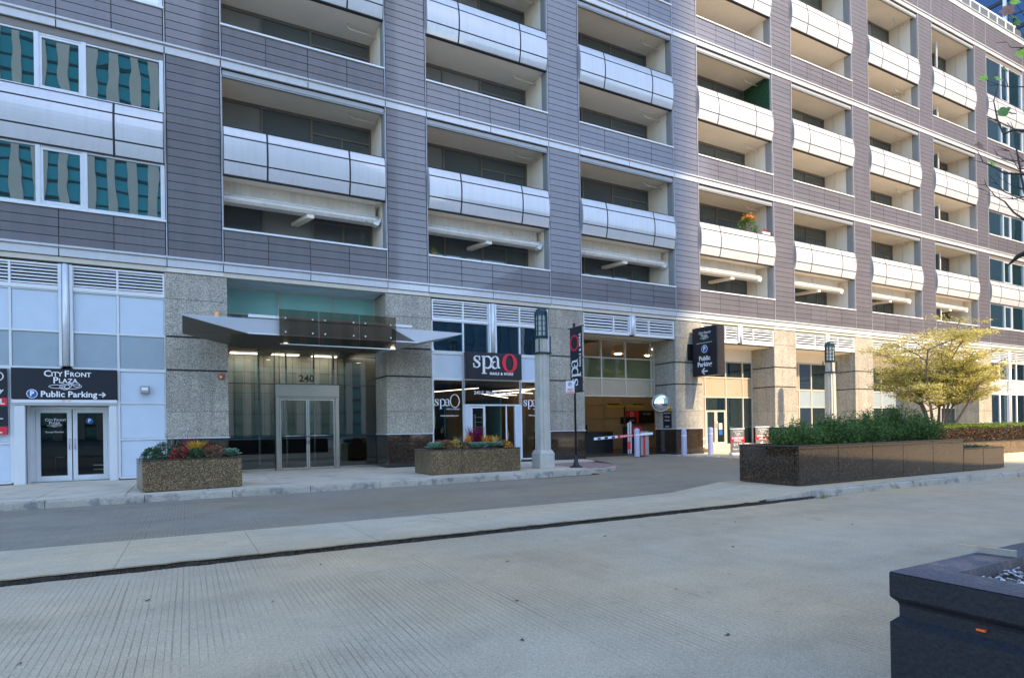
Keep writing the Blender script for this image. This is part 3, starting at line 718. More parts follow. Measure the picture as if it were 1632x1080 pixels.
def swing_door(name, xa, xb, y, z0, z1, fm, gm, st=.11, parent=None, handle='r'):
    f = MB(); f.box(xa, xa + st, y, y + .05, z0, z1); f.box(xb - st, xb, y, y + .05, z0, z1); f.box(xa + st, xb - st, y, y + .05, z1 - st * .9, z1); f.box(xa + st, xb - st, y, y + .05, z0, z0 + st * 1.2)
    o = obj(name, f, fm, parent or bld); obj('pane', MB().quad((xa + st, y + .025, z0 + st), (xb - st, y + .025, z0 + st), (xb - st, y + .025, z1 - st * .9), (xa + st, y + .025, z1 - st * .9)), gm, o)
    hx = xb - st / 2 if handle == 'r' else xa + st / 2
    obj('handle', MB().tube([(hx, y, z0 + .82), (hx, y - .05, z0 + .83), (hx, y - .05, z0 + 1.09), (hx, y, z0 + 1.10)], .012, 8), 'steel', o); return o
d1 = swing_door('door', -3.50, -2.725, .56, .04, 1.93, 'alum', 'glass_shop', .10); d2 = swing_door('door', -2.70, -1.92, .56, .04, 1.93, 'alum', 'glass_shop', .10, handle='l')
obj('door_frame', MB().box(-3.60, -3.505, .54, .66, 0, 2.0).box(-1.915, -1.82, .54, .66, 0, 2.0).box(-3.505, -1.915, .54, .66, 1.935, 2.0).box(-3.505, -1.915, .54, .66, .0, .035), 'alum', bld)
M = frame((-3.10, .578, 1.55), (1, 0, 0), (0, 0, 1)); q = plaza_logo(MB(), 0, .10, .42, .002)
merge(q, text_mb('Garage Elevator', .062, .002), 0, -.22, 0); obj('door_lettering', put(q, M), 'white_paint', d1)
q = MB(); disc(q, 0, 0, .085, .002, 0, 0); merge(q, text_mb('P', .13, .002, 'CENTER', 1, 0, .004), 0, 0, .002, 1); obj('parking_decal', put(q, frame((-2.33, .578, 1.62), (1, 0, 0), (0, 0, 1))).mesh('parking_decal', ['blue_paint', 'white_paint']), None, d2)
rm = MB(); rm.box(-4.3, -1.2, 3.4, 3.5, 0, 3); rm.box(-4.4, -4.3, .7, 3.5, 0, 3); rm.box(-1.2, -1.1, .7, 3.5, 0, 3); rm.box(-4.4, -1.1, .7, 3.5, 2.4, 2.5)
objs('lobby_wall', rm, 'room_dark', bld); obj('lobby_floor', MB().box(-4.3, -1.2, .5, 3.4, -.01, .02), 'room_teal', bld)
rk = MB().tube([(-3.25, 1.6, 0.02), (-3.25, 1.6, .62), (-2.95, 1.6, .62)], .02, 8); rk.box(-2.98, -2.88, 1.55, 1.65, .02, .58)
for k in range(3): rk.box(-2.35, -1.95, 1.4, 1.44, .12 + .12 * k, .15 + .12 * k)
obj('barrier_rail', rk, 'steel', bld)

# 2. lobby entrance bay ----------------------------------------------------------------
x0, x1 = bays[1]; x0 += .09; x1 -= .075; Y = 1.30
xs = [x0, 2.66, 4.33, x1]
storefront('transom_window', xs, [4.96, 5.76], Y, 'frame_tan', [(k, 0, 'glass_teal') for k in range(3)], .03)
storefront('transom_window', xs, [4.60, 4.94], Y + .003, 'frame_brown', [(k, 0, 'glass_shop_dark') for k in range(3)], .03)
gw = MB(); xs2 = [x0, 2.50, 4.53, x1]
storefront('glass_wall', [x0, 2.52], [.06, 1.12, 2.78, 3.75, 4.58], Y, 'lobby_dark', [(0, k, 'glass_lobby') for k in range(4)], .022, .03)
storefront('glass_wall', [4.52, x1], [.06, 1.12, 2.78, 3.75, 4.58], Y, 'lobby_dark', [(0, k, 'glass_lobby') for k in range(4)], .022, .03)
storefront('glass_wall', [2.52, 2.66 + .0, 4.33, 4.52], [2.79, 3.75, 4.58], Y + .002, 'lobby_dark', [(k, j, 'glass_lobby') for k in range(3) for j in range(2)], .022, .03)
objs('wall_sill', MB().cbox(x0, 2.50, Y - .03, Y + .1, .0, .07, .005).cbox(4.54, x1, Y - .03, Y + .1, 0, .07, .005), 'steel', bld)
dp = MB().cbox(2.51, 4.53, Y - .14, Y + .2, 2.37, 2.77, .01); dp.cbox(2.52, 2.64, Y - .12, Y + .2, 0, 2.37, .008); dp.cbox(4.40, 4.52, Y - .12, Y + .2, 0, 2.37, .008); dp.box(2.64, 4.40, Y - .08, Y + .1, 2.31, 2.37)
obj('door_portal', dp, 'steel_warm', bld)
for a, c, h in ((2.645, 3.515, 'r'), (3.525, 4.395, 'l')):
    o = swing_door('glass_door', a, c, Y - .04, .01, 2.30, 'steel', 'glass_lobby', .05, handle=h)
    obj('push_bar', MB().tube([(a + .04, Y - .07, 1.10), (c - .04, Y - .07, 1.10)], .016, 8), 'steel', o)
q = text_mb('240', .31, .02, 'CENTER', 1.05, 0, .006); obj('street_number', put(q, frame((3.50, Y - .02, 2.97), (1, 0, 0), (0, 0, 1))), 'black_paint', bld)
lb = MB(); lb.box(x0 - .2, x1 + .2, 6.4, 6.5, 1.10, 4.7); lb.box(x0 - .2, x0 - .05, Y + .02, 6.4, 1.10, 4.7); lb.box(x1 + .05, x1 + .2, Y + .02, 6.4, 1.1, 4.7)
objs('lobby_backing', lb, 'lobby_dark', bld)
k = 0
for zz in (1.12, 1.95, 2.78, 3.61):
    for q in range(14):
        w = (x1 - x0 + .3) / 14; obj('lobby_panel', MB().cbox(x0 - .15 + w * q + .006, x0 - .15 + w * (q + 1) - .006, 6.36, 6.4, zz + .006, zz + .824, .003), 'lobby_stone', bld)
objs('lobby_desk', MB().box(x0 - .1, x1 + .1, 5.9, 6.36, 0, 1.08).box(x0, x0 + 1.2, 3.6, 4.1, 0, 1.0).box(4.9, 5.8, 2.6, 3.0, .3, .95), 'lobby_dark', bld)
obj('lobby_floor', MB().box(x0 - .2, x1 + .2, Y, 6.5, -.01, .015), 'floor_dark', bld)
obj('lobby_ceiling', MB().box(x0 - .2, x1 + .2, Y + .12, 6.5, 4.3, 4.4), 'frame_brown', bld)
ge = MB()
for q in range(3): ge.box(1.5 + 1.5 * q, 2.5 + 1.5 * q, 5.7, 6.1, 4.27, 4.295); ge.box(1.6 + 1.5 * q, 2.0 + 1.5 * q, 3.0, 3.3, 4.27, 4.295)
objs('ceiling_lamp', ge, 'lamp_glow', bld)
for xq in (2.2, 3.1, 4.05, 4.75): obj('inner_post', MB().box(xq, xq + .06, 3.2, 3.26, .02, 4.3), 'steel', bld)
obj('entrance_ceiling', MB().box(x0, x1, .36, Y, 5.77, 5.86), 'spandrel_blue', bld)

# 3. spa shop front ----------------------------------------------------------------------
x0, x1 = 7.43, 12.10
louvre(x0, 9.60, 5.08, 5.70, splits=[8.60]); louvre(9.86, x1, 5.08, 5.70, splits=[10.87])
storefront('storefront', [x0, 8.60, 9.60], [3.92, 4.98], .04, 'alum', [(0, 0, 'glass_shop_dark'), (1, 0, 'glass_shop_dark')])
storefront('storefront', [9.86, 10.87, x1], [3.92, 4.98], .04, 'alum', [(0, 0, 'glass_shop_dark'), (1, 0, 'glass_shop_dark')])
centre_column(9.73, 3.95, 5.70)
storefront('storefront', [x0, 8.60], [3.0, 3.86], .042, 'alum', [(0, 0, 'spandrel_blue')]); storefront('storefront', [10.87, x1], [3.0, 3.86], .042, 'alum', [(0, 0, 'spandrel_blue')])
w1 = storefront('shop_window', [x0, 8.58], [.10, 2.96], .044, 'alum', [(0, 0, 'glass_shop')]); w2 = storefront('shop_window', [10.89, x1], [.10, 2.96], .044, 'alum', [(0, 0, 'glass_shop')])
w3 = storefront('shop_transom', [8.60, 10.87], [2.08, 2.98], .044, 'alum', [(0, 0, 'glass_shop')])
obj('bay_backing', MB().box(x0 - .05, x1 + .05, .20, .24, 3.02, 5.8), 'louver_back', bld)
objs('door_side', MB().cbox(8.62, 8.83, .03, .14, .02, 2.05, .008).cbox(10.62, 10.86, .03, .14, .02, 2.05, .008), 'spandrel_blue', bld)
swing_door('shop_door', 8.84, 9.42, .06, .02, 2.04, 'alum', 'glass_shop', .08)
o = swing_door('shop_door', 0, .62, -.025, .02, 2.04, 'alum', 'glass_shop', .08); o.location = (10.30, .12, 0); o.rotation_euler = (0, 0, radians(62))
rm = MB(); rm.box(7.2, 12.4, 5.2, 5.3, 0, 3); rm.box(7.1, 7.2, .3, 5.3, 0, 3); rm.box(12.3, 12.4, .3, 5.3, 0, 3)
objs('shop_wall', rm, 'wood', bld); obj('shop_floor', MB().box(7.1, 12.4, .0, 5.3, -.01, .015), 'floor_dark', bld); obj('shop_ceiling', MB().box(7.1, 12.4, .24, 5.3, 2.95, 3.0), 'room_dark', bld)
objs('shop_partition', MB().box(8.3, 8.36, 1.2, 4.6, 0, 2.4).box(10.5, 10.56, 1.0, 4.4, 0, 2.4), 'room_teal', bld)
for q in range(8):
    a = (7.3 + R.random() * 4.2, .7 + .4 * q); L = R.uniform(.9, 1.9); t = R.uniform(-.5, .5)
    obj('light_bar', MB().tube([(a[0], a[1], 2.62), (a[0] + L * cos(t), a[1] + L * sin(t), 2.62 + R.uniform(-.25, .25))], .012, 6), 'lamp_bar', bld)
sh = MB()
for q in range(9): sh.box(9.75, 10.15, 1.6, 1.9, .15 + .19 * q, .17 + .19 * q)
sh.box(9.72, 9.75, 1.6, 1.9, 0, 1.8); sh.box(10.15, 10.18, 1.6, 1.9, 0, 1.8); obj('shelf_rack', sh, 'cream_cap', bld)
for wo, cx in ((w1, 8.0), (w2, 11.5)):
    q = MB(); s = .235; serif_spa(q, -.50, 0, s, .002); ellring(q, .26, .17, .185, .235, .032, .02, .002); merge(q, text_mb('NAILS & MORE', .07, .002, 'CENTER', 1.1, 0, .001), .18, -.115)
    merge(q, text_mb('www.spaoclub.com', .085, .002, 'CENTER', 1, 0, .001), .05, -.34)
    obj('window_lettering', put(q, frame((cx, .086, 2.05), (1, 0, 0), (0, 0, 1))), 'white_paint', wo)
q = text_mb('240 E. Illinois, Suite G', .175, .002, 'CENTER', .98, 0, .002); obj('window_lettering', put(q, frame((9.75, .088, 2.52), (1, 0, 0), (0, 0, 1))), 'white_paint', w3)

# 4. garage mouth ---------------------------------------------------------------------------
def upper_louvre(b):
    x0, x1 = bays[b]; x0 += .10; x1 -= .08; c = (x0 + x1) / 2 + .05
    louvre(x0, c - .12, 5.06, 5.70, n=5, splits=[x0 + (c - x0) * .62], bottom=.12); louvre(c + .12, x1, 5.06, 5.70, n=5, splits=[c + (x1 - c) * .40], bottom=.12)
    centre_column(c, 4.97, 5.74)
    obj('bay_backing', MB().box(x0, x1, .20, .26, 4.94, 5.86), 'louver_back', bld)
for b in (3, 4, 5, 6, 7): upper_louvre(b)
x0, x1 = bays[3]; x0 += .09; x1 -= .075; Y = 1.30
storefront('garage_screen', [x0, 14.6, 15.52, 16.82, 18.26, x1], [2.55, 3.30, 4.17, 4.93], Y, 'frame_tan', [(k, 0, 'panel_tan') for k in range(5)] + [(k, 1, 'glass_green') for k in range(4)] + [(4, 1, 'panel_tan')], .05)
objs('garage_soffit', MB().box(x0, x1, .27, 1.6, 4.97, 5.02).box(x0, x1 + 6, 1.601, 7.2, 4.96, 5.02).add([(x0, 1.45, 4.60), (x0 + 2.6, 1.45, 4.95), (x0, 6.9, 4.60), (x1, 6.9, 4.6), (x1, 4.5, 4.6), (x0, 6.9, 4.95), (x1, 4.5, 4.95)], [(0, 1, 6, 4, 3, 2), (0, 2, 5), (1, 0, 5)]), 'soffit', bld)
g = MB(); g.box(x0 - .2, x1 + 6.0, 7.0, 7.1, 0, 5.3); g.box(x0 - .25, x0 - .1, 1.3, 7.1, 0, 5.3); g.box(x1 + 6.0, x1 + 6.1, 1.6, 7.0, 0, 5.3); g.box(x1 + 1.5, x1 + 6.0, 1.5, 1.58, 0, 5.3)
objs('garage_wall', g, 'brown_wall', bld)
obj('garage_floor', MB().box(x0 - .2, x1 + 6, .9, 7.1, -.02, .01), 'floor_dark', bld)
for zz in (.35, 1.0, 1.7, 2.4):
    for q in range(7): obj('wall_panel', MB().cbox(x0 - .1 + 1.25 * q, x0 + 1.13 + 1.25 * q, 6.96, 7.0, zz, zz + .63, .004), 'brown_wall', bld)
objs('ramp_parapet', MB().prism([(3.2, 0), (3.2, 1.0), (3.35, 1.0), (3.35, 0)], x0, x1 - .9, 'x').prism([(6.5, 0), (6.5, 1.35), (6.6, 1.35), (6.6, 0)], x0, x1, 'x'), 'lobby_dark', bld)
obj('parapet_stripe', MB().box(x0, x1 - .9, 6.46, 6.497, 1.2, 1.3), 'yellow_paint', bld)
for xq, yq, zq in ((14.6, 3.4, 4.60), (16.9, 2.6, 4.96), (15.4, 5.6, 4.60), (17.4, 5.6, 4.6), (19.5, 5.2, 4.96), (21.5, 5.2, 4.96), (20.0, 3.0, 4.96), (22.8, 3.2, 4.96)): obj('garage_fill', MB().tube([(xq, yq, zq - .03), (xq, yq, zq)], .17, 12), 'fill_glow', bld)  # glowing discs added to brighten the garage interior

# 5-8. shop fronts under the lit piers ----------------------------------------------------
x0, x1 = bays[4]; x0 += .09; x1 -= .075
s4 = storefront('storefront', [x0, 21.52, 22.90, 24.07, x1], [.30, 2.56, 3.50, 4.27], Y, 'frame_tan', [(k, 2, 'glass_shop_dark') for k in range(4)] + [(k, 1, 'panel_tan') for k in range(4)] + [(0, 0, 'panel_tan'), (2, 0, 'glass_shop_dark'), (3, 0, 'glass_shop_dark')], .06)
obj('door_transom', MB().quad((21.55, Y + .05, 1.97), (22.87, Y + .05, 1.97), (22.87, Y + .05, 2.53), (21.55, Y + .05, 2.53)), 'glass_shop_dark', s4)
for a, c, h in ((21.56, 22.21, 'r'), (22.22, 22.87, 'l')): swing_door('door', a, c, Y + .02, .31, 1.94, 'frame_tan', 'glass_shop_dark', .09, handle=h)
q = MB(); q.box(0, .22, 0, .004, 0, .30); obj('door_notice', q, 'white_paint', bld, (22.42, Y + .035, 1.02)); q = MB(); q.box(0, .24, 0, .004, 0, .22); obj('door_notice', q, 'blue_paint', bld, (22.41, Y + .035, .76))
for k in range(2): obj('door_step', MB().cbox(21.0, 24.8, .45 + .42 * k, 1.36, .15 * k + .003, .15 * (k + 1), .01), 'concrete_walk', bld)
obj('shop_soffit', MB().box(x0, x1, .27, Y + .1, 4.90, 4.94), 'soffit', bld); obj('shop_header', MB().box(x0, x1, Y + .02, Y + .1, 4.30, 4.90), 'soffit', bld)
for b in (5, 6, 7):
    x0, x1 = bays[b]; x0 += .09; x1 -= .075; c = (x0 + x1) / 2
    storefront('storefront', [x0, x0 + 1.5, x0 + 1.95, c + .6, x1], [.10, 2.1, 3.0, 4.4], Y, 'frame_tan', [(0, 0, 'glass_teal'), (0, 1, 'panel_tan'), (0, 2, 'glass_teal'), (1, 0, 'panel_tan'), (1, 1, 'panel_tan'), (1, 2, 'panel_tan')] + [(k, 0, 'glass_shop_dark') for k in (2, 3)] + [(k, 1, 'spandrel_glass') for k in (2, 3)] + [(k, 2, 'glass_shop_dark') for k in (2, 3)], .07)
    obj('shop_soffit', MB().box(x0, x1, .27, Y + .1, 4.90, 4.94), 'soffit', bld); obj('shop_header', MB().box(x0, x1, Y + .02, Y + .1, 4.44, 4.90), 'soffit', bld)
for b in (8,):
    x0, x1 = bays[b]; x0 += .09; x1 -= .075; c = (x0 + x1) / 2
    louvre(x0, c - .12, 5.06, 5.70, n=5, splits=[x0 + 1.2]); louvre(c + .12, x1, 5.06, 5.70, n=5, splits=[c + 1.1]); centre_column(c, .3, 5.74)
    storefront('storefront', [x0, x0 + 1.2, c - .1], [.3, 2.95, 3.85, 5.0], .05, 'white_paint', [(k, j, ('glass_shop_dark', 'panel_white', 'glass_shop_dark')[j]) for k in (0, 1) for j in range(3)], .09)
    storefront('storefront', [c + .1, c + 1.1, x1], [.3, 2.95, 3.85, 5.0], .05, 'white_paint', [(k, j, ('glass_shop_dark', 'panel_white', 'glass_shop_dark')[j]) for k in (0, 1) for j in range(3)], .09)
    obj('bay_backing', MB().box(x0, x1, .22, .26, 0, 5.86), 'louver_back', bld)
# ---------------------------------------------------------------- ground, road, kerbs
def struct(name, me, mats=None): return obj(name, me, mats, kind='structure')
struct('ground', MB().quad((-400, -400, -.24), (400, -400, -.24), (400, 400, -.24), (-400, 400, -.24)), 'far_ground')
def edge_line(x0, x1, y, amp, step=.12, seed=1):
    r = random.Random(seed); n = int((x1 - x0) / step); return [(x0 + (x1 - x0) * i / n, y + r.gauss(0, amp)) for i in range(n + 1)]
ed = edge_line(-40, 8.9, -12.330, .009, .10, 3) + [(9.2, -12.30), (9.85, -12.275), (10.2, -12.25), (12.5, -12.15), (15, -12.21), (17.3, -12.33), (22, -12.38), (30, -12.38), (80, -12.38)]
rd = MB(); rd.add([(x, y, -.13) for x, y in ed] + [(x, -60, -.13) for x, y in ed], [(i, len(ed) + i, len(ed) + i + 1, i + 1) for i in range(len(ed) - 1)])
struct('road', rd, 'road_concrete')
ln = MB(); ln.quad((-40, -10.22, -.126), (80, -10.22, -.126), (80, -5.3, -.126), (-40, -5.3, -.126))
# drive up to the garage mouth
ln.add([(12.3, -5.3, -.126), (19.0, -5.3, -.126), (20.6, -5.3, -.126), (13.6, -2.0, -.08), (19.0, -2.0, -.08), (20.6, -3.2, -.1), (14.0, .95, -.006), (18.6, .95, -.006)], [(0, 1, 4, 3), (1, 2, 5, 4), (3, 4, 7, 6)])
ln.add([(10.5, -5.3, -.1262), (12.3, -5.3, -.1262), (13.6, -2.0, -.0802), (14.0, .95, -.0062), (10.5, .95, -.0062)], [(0, 1, 2, 3, 4)])
struct('drive_lane', ln, 'lane_concrete')
# strip of big slabs between lane and road, rising to the planter island
def sz(x): return -.118 if x < 8.4 else (-.118 + (x - 8.4) / 1.8 * .118 if x < 10.2 else 0.0)
st = struct('median_strip', MB().box(-40, 10.35, -12.235, -12.10, -.20, -.10).box(-40, 9.7, -12.1, -10.25, -.2, -.135), 'dirt')
r5 = random.Random(5); xj = [-14.0 + 1.335 * i for i in range(0, 18)]
for a, c in zip(xj[:-1], xj[1:]):
    c2 = min(c, 8.4); mbs = MB(); n = 12; g = .0022
    if a >= 8.3: break
    top = [(a + g + (c - a - 2 * g) * i / n, -12.255 + r5.gauss(0, .010)) for i in range(n + 1)]
    vs = [(x, y, -.078) for x, y in top] + [(x, -10.23, -.118) for x, y in top] + [(x, y + .004, -.092) for x, y in top]
    mbs.add(vs, [(i, i + 1, n + 2 + i, n + 1 + i) for i in range(n)] + [(2 * n + 2 + i, 2 * n + 3 + i, i + 1, i) for i in range(n)])
    obj('paving_slab', mbs, 'strip_concrete', st)
xl = a
rp = MB(); n = 24; top = [(xl + .006 + (10.25 - xl) * i / n) for i in range(n + 1)]
def yk(x): return -12.255 + .06 * max(0, (x - 8.6)) * (1 if x < 10.3 else 1)
vs = [(x, -12.255 + (.03 * (x - xl)) + r5.gauss(0, .008), -.078 + .078 * max(0, (x - 8.7) / 1.6)) for x in top] + [(x, -9.93 - .3 * max(0, (10.25 - x) / 3.0), -.122 + .122 * max(0, (x - 8.7) / 1.6)) for x in top] + [(x, -12.27 + .03 * (x - xl), -.2) for x in top]
rp.add(vs, [(i, i + 1, n + 2 + i, n + 1 + i) for i in range(n)] + [(2 * n + 2 + i, 2 * n + 3 + i, i + 1, i) for i in range(n)])
rp.m = [0] * n + [1 if top[i] < 8.9 else 2 for i in range(n)]
obj('ramp_slab', rp, ['strip_concrete', 'dirt', 'kerb'], st)
struct('gutter_gap', MB().box(-40, 80, -12.6, -12.0, -.22, -.18), 'dirt')
isl = [(10.2, -12.13), (12.5, -12.02), (15, -12.08), (17.3, -12.2), (22, -12.25), (60, -12.25), (60, -9.7), (10.2, -9.93)]
il = struct('planter_island', MB().prism(isl, -.2, -.002), 'strip_concrete')
def kerb_run(pts, parent, z=-.0, seed=2, h=.16, w=.16, mat='kerb', L=1.6, rough=.004):
    """kerb stones one by one along a line, each with a worn, slightly uneven face"""
    r = random.Random(seed); P = [Vector(p) for p in pts]; d = 0; out = []
    segs = [(P[i], P[i + 1]) for i in range(len(P) - 1)]; tot = sum((b - a).length for a, b in segs)
    def at(s):
        for a, b in segs:
            q = (b - a).length
            if s <= q: return a + (b - a) * (s / q), (b - a).normalized()
            s -= q
        return segs[-1][1], (segs[-1][1] - segs[-1][0]).normalized()
    k = max(1, round(tot / L))
    for i in range(k):
        s0, s1 = tot * i / k + .006, tot * (i + 1) / k - .006; n = max(6, int((s1 - s0) / .09)); vs = []; dz = r.gauss(0, .002)
        for j in range(n + 1):
            p, t = at(s0 + (s1 - s0) * j / n); q = Vector((-t.y, t.x)); e = r.gauss(0, rough)
            for (o, zz) in ((.0, -h), (.006 + e, -.022 + r.gauss(0, rough)), (.022 + e, 0), (w, 0), (w, -h)): vs.append((p.x + q.x * o, p.y + q.y * o, z + zz + dz))
        f = []
        for j in range(n):
            for c in range(4): f.append((j * 5 + c, (j + 1) * 5 + c, (j + 1) * 5 + c + 1, j * 5 + c + 1))
        f += [(0, 1, 2, 3, 4), tuple(n * 5 + c for c in (4, 3, 2, 1, 0))]
        obj('kerb_stone', MB().add(vs, f), mat, parent)
kerb_run([(10.2, -12.29), (12.5, -12.18), (15, -12.24), (17.3, -12.36), (22, -12.41), (30, -12.41)], il, .004, 4)
# sidewalk: slabs with open joints and a kerb
sw = struct('sidewalk', MB().prism([(-30, -4.95), (10.6, -4.62), (11.5, -4.35), (12.2, -3.8), (12.9, -2.6), (13.5, -1.0), (13.75, 1.2), (-30, 1.2)], -.2, -.014), 'dirt')
XS = [-30 + 1.52 * i for i in range(0, 28)]; YS = [-4.86, -3.25, -1.62, -.02]
for a, c in zip(XS[:-1], XS[1:]):
    if a > 10.4 or c < -9: continue
    for y0, y1 in zip(YS[:-1], YS[1:]):
        e = .10 if y0 < -4 else 0
        obj('paving_slab', MB().cbox(a + .005, min(c, 10.9) - .005, y0 + e * max(0, 1) * (.0) + .005, y1 - .005, -.012, r5.gauss(0, .0008), .004), 'concrete_walk', sw)
obj('paving_slab', MB().prism([(10.58, -4.66), (11.45, -4.28), (12.1, -3.76), (12.5, -3.1), (12.5, -1.62), (10.58, -1.62)], -.012, .0), 'brick_paver', sw)
obj('paving_slab', MB().prism([(10.905, -1.61), (12.97, -1.61), (13.35, -.9), (13.52, -.02), (10.905, -.02)], -.012, .0), 'concrete_walk', sw)
obj('paving_slab', MB().box(-9, 13.6, -.015, 1.3, -.02, .0), 'concrete_walk', sw)
kerb_run([(-30, -5.14), (-9, -5.12), (0, -5.08), (6, -5.04), (10.6, -4.85)], sw, .002, 11)
kerb_run([(10.6, -4.85), (11.3, -4.66), (11.9, -4.25)], sw, .002, 12, L=.8)
kerb_run([(11.9, -4.25), (12.3, -3.75), (12.55, -3.2)], sw, -.01, 13, L=.7, mat='kerb_red')
kerb_run([(12.55, -3.2), (13.1, -2.1), (13.7, -.6), (13.9, 1.1)], sw, -.02, 14)
# pavement in front of the lit piers
pv = struct('plaza_pavement', MB().prism([(18.35, -1.25), (19.4, -1.55), (20.6, -3.2), (22.5, -4.9), (26, -5.4), (60, -5.4), (60, 1.3), (18.1, 1.3), (18.1, -.3)], -.2, -.003), 'concrete_walk')
kerb_run([(18.05, .9), (18.0, -.4), (18.3, -1.28), (19.4, -1.62), (20.55, -3.28), (22.4, -5.0), (26, -5.52), (40, -5.52)], pv, .0, 15)
# ground by the lens side: gutter, opposite pavement
struct('far_sidewalk', MB().box(-60, 80, -60, -24, -.2, -.02), 'concrete_walk')

# fallen leaves and grit along the gap
def leaf_mb(s=.05, curl=.3, pts=6, seed=0):
    r = random.Random(seed); v = []; n = 12
    for i in range(n):
        a = 2 * pi * i / n; rad = s * (.55 + .45 * abs(cos(a * 1.5)) ** .5) * (1 if i else 1.2); v.append((rad * cos(a), rad * sin(a) * .75, curl * s * (cos(2 * a) * .5 + r.uniform(-.3, .3))))
    v.append((0, 0, 0)); return MB().add(v, [(i, (i + 1) % n, n) for i in range(n)], 0, True)
mk('dry_leaf', (.10, .055, .03), .8, var=.1, rnd=.4); mk('dead_leaf_red', (.42, .12, .05), .8, var=.1, rnd=.3)
lm = leaf_mb(.045, .5).mesh('fallen_leaf', 'dry_leaf')
spots = [(-.3, -13.6), (.6, -14.2), (1.2, -13.0), (2.3, -15.2), (2.9, -13.9), (3.6, -15.6), (4.6, -13.3), (1.9, -16.0), (5.4, -14.6), (-.9, -14.8), (3.1, -16.6), (6.8, -13.4), (7.9, -14.4), (.2, -11.5), (4.0, -11.1), (1.5, -11.8)]
for i, (x, y) in enumerate(spots):
    o = bpy.data.objects.new('fallen_leaf', lm); COL.objects.link(o); o.location = (x, y, (-.122 if y < -12.4 else -.10)); o.rotation_euler = (R.uniform(-.2, .2), R.uniform(-.2, .2), R.uniform(0, 6)); k = R.uniform(.25, .55); o.scale = (k, k, k)
    tag(o, 'small dry brown leaf lying on the grey concrete roadway', 'leaf', 'dry leaves scattered on the roadway')
gm = MB(); r6 = random.Random(9)
for i in range(4200):
    x = r6.uniform(-5, 11) if i % 3 else r6.choice((-.3, 1.2, 3.9, 8.6, 9.7, 10.0, 10.2)) + r6.gauss(0, .25); y = -12.30 + r6.gauss(0, .022 if x < 9 else .05); s = r6.uniform(.004, .013); z = -.12 + r6.uniform(-.05, .012); a = r6.uniform(0, 6)
    gm.add([(x + s * cos(a), y + s * sin(a), z), (x + s * cos(a + 2), y + s * sin(a + 2), z + s * .5), (x + s * cos(a + 4), y + s * sin(a + 4), z + s * .2)], [(0, 1, 2)])
tag(obj('gutter_grit', gm, 'dry_leaf', kind='stuff'), 'grit and leaf crumbs caught in the dark gap beside the road', 'grit')

# ---------------------------------------------------------------- surroundings behind the lens and beyond the block
def tower(name, label, x0, x1, y0, y1, h, faces, pitch, wallm, glassm, pier=.85, floor_h=3.3, spand=.5, depth=.35, group=None):
    t = thing(name, label, 'building', (0, 0, 0), 0, group)
    obj('wall', MB().box(x0, x1, y0, y1, -.2, h), glassm, t)
    pm = MB(); sm = MB(); e = depth
    def run(a, c, fixed, horiz, sgn):
        k = max(1, round((c - a) / pitch)); p = (c - a) / k
        for i in range(k + 1):
            q = a + p * i; w = pier / 2
            if horiz: pm.box(q - w, q + w, min(fixed, fixed + sgn * e), max(fixed, fixed + sgn * e), 0, h)
            else: pm.box(min(fixed, fixed + sgn * e), max(fixed, fixed + sgn * e), q - w, q + w, 0, h)
        z = floor_h
        while z < h:
            if horiz: sm.box(a, c, min(fixed, fixed + sgn * e * .4), max(fixed, fixed + sgn * e * .4), z - spand, z)
            else: sm.box(min(fixed, fixed + sgn * e * .4), max(fixed, fixed + sgn * e * .4), a, c, z - spand, z)
            z += floor_h
    for fc in faces:
        if fc == 'N': run(x0, x1, y1, True, 1)
        if fc == 'S': run(x0, x1, y0, True, -1)
        if fc == 'W': run(y0, y1, x0, False, -1)
        if fc == 'E': run(y0, y1, x1, False, 1)
    obj('pier', pm, wallm, t); obj('spandrel', sm, wallm if spand > .8 else 'joint_dark', t); return t
mk('tower_stone', (.72, .64, .52), .8, var=.06, vs=.3); mk('tower_white', (.75, .77, .80), .4, var=.03); mk('tower_lav', (.36, .36, .42), .5, var=.05, vs=.2)
mk_glass('tower_glass', (.5, .9, .95), 0, 1.9, .1, .4, (.04, .30, .30), .02); mk_glass('tower_blue', (.55, .75, 1.0), 0, 2.2, .2, .25, (.008, .03, .08), .02)
tower('apartment_tower', 'tall stone-piered tower across the street, seen as stripes in the windows', 5, 50.5, -166, -140, 172, 'NE', 4.0, 'tower_stone', 'tower_glass', 1.8, 3.2, .5, .6)
tower('striped_tower', 'stone and teal striped apartment slab down the street, mirrored in the upper windows', -64, 3, -166, -142, 92, 'N', 4.0, 'tower_stone', 'tower_glass', 1.8, 3.4, .5, .6)
tower('office_block', 'low white office block across the street, seen in the shop windows', 46, 120, -100, -62, 26, 'N', 3.4, 'tower_white', 'tower_blue', .4, 3.6, .6)
tower('lattice_block', 'white gridded office slab far down the street, mirrored in the end bay windows', 110, 200, -84, -24, 74, 'NW', 5.5, 'tower_white', 'tower_blue', .8, 4.2, 1.0, .5)
tower('glass_tower', 'blue glass tower with white mullions beyond the roof terrace', 74, 118, -14, 32, 120, 'WS', 3.1, 'tower_white', 'tower_blue', .30, 3.4, .35, .25)
lav = tower('grey_tower', 'plain lavender grey tower at the far end of the street', 66.5, 74, -34, -10.2, 120, 'W', 6.0, 'tower_lav', 'tower_lav', .25, 6.5, .1, .15)
